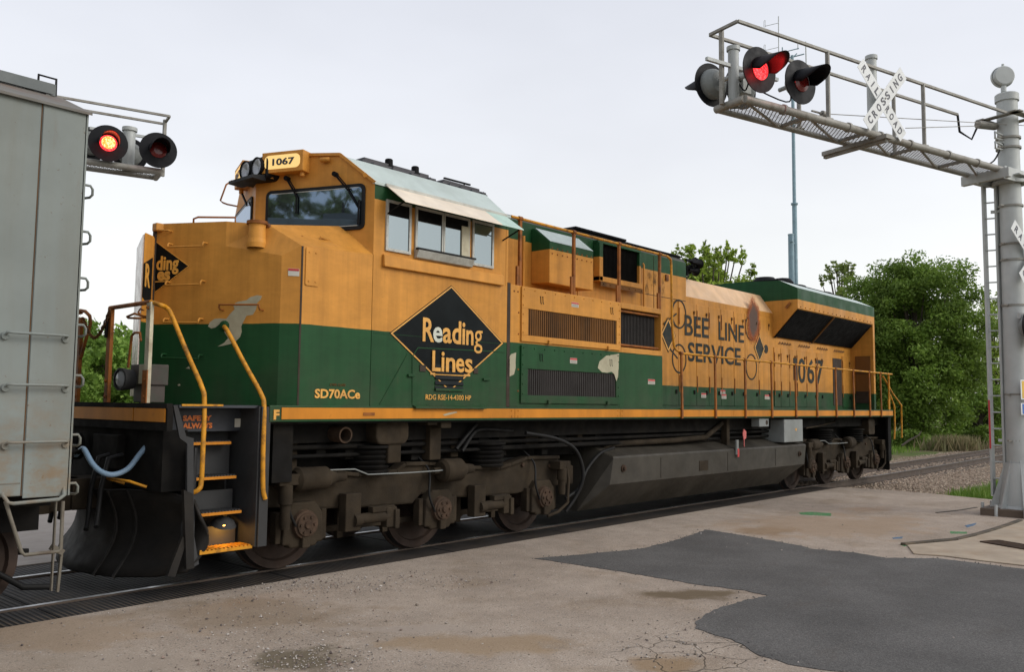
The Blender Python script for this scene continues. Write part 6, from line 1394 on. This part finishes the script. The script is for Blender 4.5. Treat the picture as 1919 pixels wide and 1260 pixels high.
# lights at the arm tip
pl = N0+AA*.10+AQ*.30; pole = MB().lathe((pl.x, pl.y, ZA-.02), (0, 0, 1), [(0, .08), (.86, .08), (.86, .10), (.92, .10), (.93, 0)], 20); pole.bar(V((pl.x, pl.y, ZA+.60))-AA*.55, V((pl.x, pl.y, ZA+.60))+AA*.95, .05); pole.build('light_pole', m['galv'], arm)
OFF = AN*.14
c1 = atp(1425, 130, N0+OFF, AQ); c2 = atp(1502, 153, N0+OFF, AQ)
zc1 = V((pl.x, pl.y, c1.z))
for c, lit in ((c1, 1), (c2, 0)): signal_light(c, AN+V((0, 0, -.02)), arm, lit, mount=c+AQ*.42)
BK = N0+AQ*.75; k1 = atp(1331, 160, BK, AQ); k2 = atp(1386, 166, BK, AQ)
for c in (k1, k2): signal_light(c, AQ, arm, 0, mount=c+AN*.40)
# cabling along the arm
MB().tube(spline([MP+V((0, 0, 6.9))-AA*.19, MP-AA*.5+V((0, 0, 6.5))+AQ*.05, MP-AA*1.1+V((0, 0, ZA+.08))+AQ*.1, N0+AA*3.5+AQ*.09+V((0, 0, .075)), N0+AA*1.2+AQ*.12+V((0, 0, .08)), N0+AA*.3+AQ*.28+V((0, 0, .10))], 6), .016, 6).build('conduit', m['rubber'], arm)
q = N0+AA*.32+AQ*.30+V((0, 0, .22)); MB().prism([q-AA*.09-AQ*.06, q+AA*.09-AQ*.06, q+AA*.09+AQ*.06, q-AA*.09+AQ*.06], (0, 0, .24)).build('junction_box', m['galv'], arm, bevel=.01)
for c in (c1, c2): MB().tube(spline([c-AN*.2-V((0, 0, .05)), c+AQ*.3-V((0, 0, .22)), V((pl.x, pl.y, ZA+.42))+AA*.05]), .012, 6).build('lamp_cable', m['rubber'], arm)
for t in (.8, 2.3, 3.1, 3.9, 5.0, 5.9): MB().lathe(N0+AA*t, AA, [(0, .062), (0, .078), (.05, .078), (.05, .062)], 14).build('tube_collar', m['galvdirty'], arm)
# crossbucks
def crossbuck(plane_p, ends1, ends2, parent, wd=.235):
    root = None
    for word, (u0, u1), dz in (('RAILROAD', ends1, 0), ('CROSSING', ends2, .02)):
        p, r = atp(*u0, plane_p, AQ)+AN*dz, atp(*u1, plane_p, AQ)+AN*dz
        d = (r-p).normalized(); up = AN.cross(d).normalized()
        if up.z < 0: up = -up
        q = MB().prism([p-up*wd/2, r-up*wd/2, r+up*wd/2, p+up*wd/2], AN*.004)
        if root is None: root = q.build('crossbuck', m['white'], parent); bd = root
        else: bd = q.build('board', m['white'], root)
        L = (r-p).length; h = wd*.56
        halves = (word[:4], word[4:])
        for half, t0, t1 in ((halves[0], .035, .43), (halves[1], .57, .965)) if word == 'RAILROAD' else ((word, .04, .96),):
            b0 = p+d*L*t0-up*h/2; b1 = p+d*L*t1-up*h/2
            # keep the letters apart, one by one
            n = len(half); w = (t1-t0)*L/n
            for i, ch in enumerate(half):
                cw = w*(.62 if ch != 'I' else .16); cx_ = b0+d*(w*(i+.5))
                lettering(ch, cx_-d*cw/2, cx_+d*cw/2, up*h, m['signblack'], root, bold=.028, proud=.004, depth=.003, n=AN, name='letter')
        if word == 'CROSSING': MB().cyl(p.lerp(r, .5)+AN*.004, p.lerp(r, .5)+AN*.014, .016, seg=8).build('bolt', m['galvdirty'], root)
    return root
pp_ = at(1640, 255, z=ZA); cbp = pp_+AQ*.04
b = MB(); b.lathe((cbp.x, cbp.y, ZA-.02), (0, 0, 1), [(0, .08), (1.32, .08), (1.32, .098), (1.38, .098), (1.39, 0)], 18); b.build('sign_post', m['galv'], arm)
b = MB(); b.bar(cbp-AQ*.30+V((0, 0, -.07)), cbp+AQ*.95+V((0, 0, -.07)), .16, .07); b.bar(cbp-AQ*.25+V((0, 0, -.12)), cbp+AQ*.95+V((0, 0, -.12)), .07, .05); b.build('post_bracket', m['galvdirty'], arm)
crossbuck(cbp+AN*.17, ((1612, 117), (1692.5, 257)), ((1690.5, 137), (1621.5, 235))[::-1], arm)
crossbuck(MP+AN*.27, ((1898, 420), (1974, 545)), ((1912, 522), (1966, 440)), SG)
cl_ = atp(1937, 612, MP+AN*.42, AQ); signal_light(cl_, AN, SG, 0, mount=cl_+AQ*.2)
b = MB(); p = V((MP.x, MP.y, cl_.z+.2)); b.bar(p-AA*.3-AQ*.24, p+AA*.9-AQ*.24, .06, .10); b.build('light_crossarm', m['galv'], SG)
for (px0, py0, px1, py1, mt) in ((1912, 712, 1950, 750, 'signyellow'), (1913, 756, 1950, 778, 'signblue')):
    a, q = atp(px0, py0, MP+AN*.26, AQ), atp(px1, py1, MP+AN*.26, AQ); k = MB().prism([V((a.x, a.y, q.z)), V((q.x, q.y, q.z)), V((q.x, q.y, a.z)), V((a.x, a.y, a.z))], AN*.004).build('notice_plate', m['white'], SG)
    a2, q2 = a.lerp(q, .06), a.lerp(q, .94); MB().prism([V((a2.x, a2.y, q2.z))+AN*.005, V((q2.x, q2.y, q2.z))+AN*.005, V((q2.x, q2.y, a2.z))+AN*.005, V((a2.x, a2.y, a2.z))+AN*.005], AN*.002).build('plate_face', m[mt], k)
# ladder
LP = MP
lt0, lt1 = ad(1842, 350, LP), ad(1863, 928, LP); w_ = ad(1872, 640, LP)-ad(1853, 640, LP)
la = V((lt1.x*.5+lt0.x*.5, lt1.y*.5+lt0.y*.5, 0)); w_.z = 0; lw = w_.normalized()*.21
b = MB(); zb_, zt_ = lt1.z, ZA-.1
for o_ in (V((0, 0, 0)), lw): b.bar(la+o_+V((0, 0, zb_+(.12 if o_.length else 0))), la+o_+V((0, 0, zt_)), .11, .04, up=AQ)
ld = b.build('ladder', m['galv'], SG, bevel=.004)
n = int((zt_-zb_)/.305)
for i in range(1, n+1): MB().tube([la+V((0, 0, zb_+.305*i)), la+lw+V((0, 0, zb_+.305*i))], .014, 7).build('rung', m['galv'], ld)
for z in (1.35, 5.65): MB().bar(la+lw*.5+V((0, 0, z)), MP+V((0, 0, z)), .06, .05).build('ladder_clamp', m['galv'], ld)
MB().bar(la+V((0, 0, zb_-.02))-AA*.004, la+V((0, 0, zb_+.30))-AA*.004, .088, .04, up=AQ).build('white_tip', m['white'], ld)
MB().bar(la-AA*.045+V((0, 0, zb_+.85)), la-AA*.045+V((0, 0, zb_+1.75)), .03, .03).build('red_strip', m['red'], ld)

# the opposite cantilever, coming from the left beyond the track
tipn = at(301, 322, z=ZA); tipn = tipn; 
MP2 = tipn-AA*7.0+AQ*.1; MP2.z = 0
S2 = thing('crossing_signal', 'far cantilever signal with one bright red light above the grey hopper car', 'crossing signal', MP2)
MB().lathe(MP2, (0, 0, 1), [(-.1, .235), (7.8, .20), (7.8, .23), (7.9, .23), (7.9, 0)], 24).build('mast', m['galv'], S2)
MB().box(MP2.x-.5, MP2.x+.5, MP2.y-.5, MP2.y+.5, -.25, .12).build('base_plate', m['galvdirty'], S2)
arm2 = cantilever(S2, tipn, -AA, 6.9, [2.6, 5.0])
pl2 = tipn-AA*.55+AQ*.28; MB().lathe((pl2.x, pl2.y, ZA-.02), (0, 0, 1), [(0, .11), (.80, .11), (.80, .14), (.87, .14), (.88, 0)], 20).bar(V((pl2.x, pl2.y, ZA+.72))-AA*.7, V((pl2.x, pl2.y, ZA+.72))+AA*.6, .05).build('light_pole', m['galv'], arm2)
g1 = atp(203, 268, tipn+OFF*1.3, AQ); g2 = atp(297, 281, tipn+OFF*1.3, AQ)
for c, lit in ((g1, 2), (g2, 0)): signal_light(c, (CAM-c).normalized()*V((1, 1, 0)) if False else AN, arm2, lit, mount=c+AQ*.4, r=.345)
k = atp(243, 290, tipn+AQ*.7, AQ); signal_light(k, AQ, arm2, 0, mount=k+AN*.4); k = atp(170, 270, tipn+AQ*.7, AQ); signal_light(k, AQ, arm2, 0, mount=k+AN*.4)

# ================================================================== radio mast and steel post behind the train
def dp(px, py, D): return CAM+ray(px, py)*D
tb = dp(1493.5, 700, 60); TM = thing('radio_mast', 'slender bluish radio mast with antennas on top rising behind the locomotive', 'radio mast', (tb.x, tb.y, -.2))
tz = dp(1487, 84, 60).z; zb_ = dp(1494, 378, 60).z
MB().lathe((tb.x, tb.y, -.25), (0, 0, 1), [(0, .21), (8.2, .17), (zb_+.25, .165)], 14).lathe((tb.x, tb.y, 0), (0, 0, 1), [(zb_, .165), (zb_, .24), (zb_+.12, .24), (zb_+.12, .125), (tz-.2, .115), (tz, .11), (tz, 0)], 14).build('pole', m['bluegrey'], TM)
def da(px, py): d = ray(px, py); return CAM+d*60
sh = V((tb.x, tb.y, tz))-da(1487, 84)
def D_(px, py): return da(px, py)+sh
b = MB()
for p, q, r in (((1463, 93), (1510, 81), .045), ((1468, 78), (1500, 70), .035), ((1468, 68), (1468, 92), .04), ((1480, 96), (1496, 80), .04)): b.tube([D_(*p), D_(*q)], r, 6)
b.build('antenna_bracket', m['bluegrey'], TM)
for pts, r in (([(1460.5, 8), (1461, 92)], .03), ([(1513, 57), (1514, 100)], .04), ([(1498, 60), (1498, 72)], .03)): MB().tube([D_(*p) for p in pts], r, 6).build('antenna', m['galv'], TM)
for y0 in (16, 63):
    b = MB(); b.tube([D_(1434, y0), D_(1432.5, y0+2), D_(1432.5, y0+13), D_(1435, y0+13), D_(1435, y0), D_(1434, y0)], .018, 5); b.tube([D_(1435, y0+11), D_(1460, y0+5)], .02, 5); b.build('antenna', m['galv'], TM)
pb = dp(1486, 700, 58.5); tz2 = dp(1485.5, 437, 58.5).z
SP = thing('steel_post', 'short thick grey steel post standing beside the taller radio mast', 'post', (pb.x, pb.y, -.2))
MB().lathe((pb.x, pb.y, -.25), (0, 0, 1), [(0, .21), (tz2+.25, .195), (tz2+.25, .21), (tz2+.33, .21), (tz2+.33, 0)], 14).build('pole', m['bluegrey'], SP)
MB().bar((pb.x, pb.y, tz2-.35), (tb.x, tb.y, tz2-.35), .06).box(pb.x-.25, pb.x-.05, pb.y-.2, pb.y, tz2-.5, tz2-.25).build('bracket', m['bluegrey'], SP)

# ================================================================== trees
def leaf_mesh(name, centers, radii, per, size, mat, flat=.7, seed=0):
    r_ = np.random.default_rng(seed); C_ = np.repeat(np.asarray(centers, float), per, 0); Rr = np.repeat(np.asarray(radii, float), per); n = len(C_)
    d = r_.normal(size=(n, 3)); d /= np.linalg.norm(d, axis=1)[:, None]; rad = Rr*r_.random(n)**.5
    P = C_+d*rad[:, None]*np.array([1, 1, flat])
    t = r_.normal(size=(n, 3)); t /= np.linalg.norm(t, axis=1)[:, None]; u = r_.normal(size=(n, 3)); u -= t*(t*u).sum(1)[:, None]; u /= np.linalg.norm(u, axis=1)[:, None]
    sz_ = size*r_.uniform(.6, 1.35, n)[:, None]
    vv = np.stack([P-t*sz_, P+u*sz_*.45, P+t*sz_, P-u*sz_*.45], 1).reshape(-1, 3)
    me = bpy.data.meshes.new(name); me.vertices.add(4*n); me.vertices.foreach_set('co', vv.ravel()); me.loops.add(4*n); me.loops.foreach_set('vertex_index', np.arange(4*n))
    me.polygons.add(n); me.polygons.foreach_set('loop_start', np.arange(0, 4*n, 4)); me.update(calc_edges=True); me.validate(); me.materials.append(mat); return me
def tree(name, label, base, height, cz, rad, nclump, per, leaf, mat, group=None, clump=(.55, 1.0), trunk=.22, seed=1, shoots=0, hollow=.45, cat='tree', lump=.16):
    r_ = np.random.default_rng(seed); ph = r_.uniform(0, 6.28, 8); cs, rs = [], []
    pr_ = [per]*nclump
    for i in range(nclump):
        d = r_.normal(size=3); d /= np.linalg.norm(d)
        k = 1+lump*(math.sin(3*d[0]+4*d[2]+ph[0])+math.sin(5*d[1]-3*d[2]+ph[1])+.7*math.sin(7*d[0]+6*d[1]+ph[2]))
        f = (hollow+(1-hollow)*r_.random()**.55)*k
        p = d*f*np.array(rad); p[2] += cz
        if p[2] < .35: p[2] = .35+r_.random()*.6
        cs.append(p); rs.append(r_.uniform(*clump))
    for i in range(shoots):
        a = r_.uniform(0, 6.28); ro = r_.uniform(.15, .85); d = np.array([math.cos(a)*ro, math.sin(a)*ro, math.sqrt(1-ro*ro)])
        base_ = d*np.array(rad); 
        tip = np.array([d[0]*.5+r_.normal()*.15, d[1]*.5+r_.normal()*.15, 1.0]); ln = r_.uniform(.7, 1.5)*clump[0]*2.2
        for j in range(7):
            cs.append(base_*.93+np.array([0, 0, cz])+tip*ln*j/6+r_.normal(size=3)*.07); rs.append(clump[0]*(.62-.06*j)); pr_.append(max(3, int(per*(.20-.022*j))))
    root = thing(name, label, cat, base, group)
    cr = bpy.data.objects.new('crown', leaf_mesh('crown', cs, rs, np.array(pr_), leaf, mat, seed=seed+50)); COL.objects.link(cr); cr.parent = root
    b = MB(); top = V((0, 0, cz+rad[2]*.35)); B = V(base)
    b.tube([B+V((0, 0, -.2)), B+V((.05, .03, cz*.35)), B+V((-.08, .05, cz*.75)), B+top], [trunk*1.25, trunk, trunk*.75, trunk*.3], 9)
    for i in range(min(nclump, 34)):
        c = V(cs[(i*7) % nclump]); s0 = B+V((0, 0, max(.5, c.z*.45))); mid = s0.lerp(B+c, .55)+V((0, 0, .25)); b.tube([s0, mid, B+c], [trunk*.33, trunk*.2, trunk*.06], 5)
    for i in range(shoots):
        c0 = V(cs[nclump+7*i]); b.tube([B+c0*.6+V((0, 0, cz*.3)), B+c0, B+V(cs[nclump+7*i+6])], [.045, .025, .01], 4)
    b.build('trunk', m['bark'], root); return root
D0 = 50
bt = dp(1722, 835, D0); bt.z = -.3
tree('deciduous_tree', 'large dense dark green tree standing behind the rear end of the locomotive', bt, 12, 6.0, (3.75, 3.6, 5.5), 420, 215, .105, m['leaf_dark'], clump=(.55, 1.0), seed=3, trunk=.3, lump=.07)
p = dp(1618, 835, 53); p.z = -.3
tree('deciduous_tree', 'lower bushy green tree merging into the side of the large dark tree', p, 9, 4.6, (3.6, 3, 4.6), 230, 185, .105, m['leaf_dark'], seed=5, lump=.12)
p = dp(1583, 835, 57); p.z = -.3
tree('sapling', 'thin airy tree with see-through branches beside the large dark tree', p, 11, 8.6, (2.0, 1.6, 3.2), 60, 70, .11, m['leaf_mid'], seed=8, shoots=14, clump=(.25, .5), hollow=.2, trunk=.12)
p = dp(1338, 835, 38); p.z = -.3
tree('deciduous_tree', 'light green tree showing its top over the middle of the locomotive roof', p, 9, 5.75, (3.3, 2.5, 3.4), 270, 90, .11, m['leaf_light'], seed=11, shoots=26, clump=(.28, .55), hollow=.35)
p = dp(1418, 835, 41); p.z = -.3
tree('deciduous_tree', 'small light green tree next to the taller one over the locomotive roof', p, 9, 4.6, (2.2, 1.8, 3.15), 120, 80, .11, m['leaf_light'], seed=12, shoots=12, clump=(.28, .5), hollow=.35)
for px, D, cz, rad, mt, lb, sd_ in ((1868, 74, 6.0, (1.6, 1.6, 5.6), 'leaf_light', 'mid green tree seen through the ladder of the signal mast', 21), (1925, 80, 6.4, (1.9, 1.8, 6.0), 'leaf_light', 'mid green tree standing directly behind the signal mast', 22),
    (1840, 62, 2.0, (1.8, 1.8, 2.0), 'leaf_dark', 'green bushy tree at the foot of the large dark tree', 23), (1905, 96, 3, (4.0, 3, 3.0), 'leaf_mid', 'green distant tree low behind the signal mast', 24)):
    p = dp(px, 835, D); p.z = -.3; tree('deciduous_tree', lb, p, 10, cz, rad, 95, 60, .15, m[mt], seed=sd_, clump=(.5, .95), shoots=10)
for px, D, h, w, mt, lb, sd_ in ((1880, 52, 1.3, 1.6, 'leaf_dark', 'dark green shrub behind the ladder beyond the rails', 31), (1842, 50, 1.1, 1.2, 'leaf_dark', 'low dark shrub beyond the rails near the ladder foot', 32), (1905, 55, 1.2, 1.6, 'leaf_mid', 'green shrub between ladder and mast beyond the rails', 33), (1700, 47, .8, 1.1, 'leaf_dark', 'low dark shrub beside the rear steps of the locomotive', 34)):
    p = dp(px, 835, D); p.z = -.3; tree('shrub', lb, p, 2, h*.55, (w, w*.8, h*.6), 40, 90, .09, m[mt], seed=sd_, clump=(.25, .5), trunk=.05, cat='shrub')
pts = []
c_ = dp(1788, 838, 45)
for _ in range(1300):
    a = random.gauss(0, .62); q = random.gauss(0, .3); pts.append((c_.x+_R.x*a+q, c_.y+_R.y*a+q, -.27))
P_ = np.array(pts)
o = blades('dry_bush', pts, .3, .95, m['drygrass'], None, None); del o['kind']; tag(o, 'tan clump of dry grass under the large dark tree', 'dry grass')
p, q = dp(1722, 816, 42), dp(1690, 836, 42)
tag(MB().tube([q, q.lerp(p, .4)+V((0, 0, .04)), p, p+(p-q)*.15+V((0, 0, .12))], [.05, .055, .04, .02], 7).build('fallen_branch', m['bark']), 'bare fallen branch lying in the grass behind the locomotive steps', 'branch')
# wooded hillside on the left beyond the train
protos = []
for i, (h, w) in enumerate(((7.5, 3.1), (9, 3.4), (6, 3.3))):
    t = tree('hillside_tree', 'leafy green tree among the trees on the hillside behind the train', V((0, 0, 0)), h, h*.55, (w, w, h*.47), 60, 62, .30, m['leaf_hill'], group='trees on the wooded hillside', seed=70+i, clump=(.8, 1.35), trunk=.18, lump=.1)
    protos.append(t)
k = 0
for i in range(150):
    if i < 96:
        y = random.uniform(58, 135); r = random.uniform(.33, .52); x = r*(y+9.5)
    else:
        y = random.uniform(70, 160); x = random.uniform(-40, 110)
        if .3 < x/(y+9.5) < .55: continue
    if -9 < x-(.28*y) < 13 and y < 50: continue
    z = float(ground_z(x, y))-.2; t = protos[k % 3] if k < 3 else copy_tree(protos[k % 3])
    s_ = random.uniform(.55, .95); t.location = (x, y, z); t.rotation_euler = (0, 0, random.uniform(0, 6.28)); t.scale = (s_, s_, s_*random.uniform(.85, 1.15)); k += 1

# tall trees beside the track beyond the hopper car, seen mirrored in the windshield
for i, (x, y, sd_, lb) in enumerate(((-33, 2.5, 91, 'tall leafy tree mirrored in the middle of the locomotive windshield'), (-40, 10.5, 92, 'tall leafy tree mirrored near the corner of the locomotive windshield'), (-52, -2, 93, 'more distant tree mirrored faintly in the locomotive windshield'))):
    tree('deciduous_tree', lb, V((x, y, -.3)), 17, 9.5, (4.6, 4.4, 7.6), 130, 70, .26, m['leaf_mid'], seed=sd_, clump=(.6, 1.1), trunk=.3, shoots=14, hollow=.3, lump=.2)
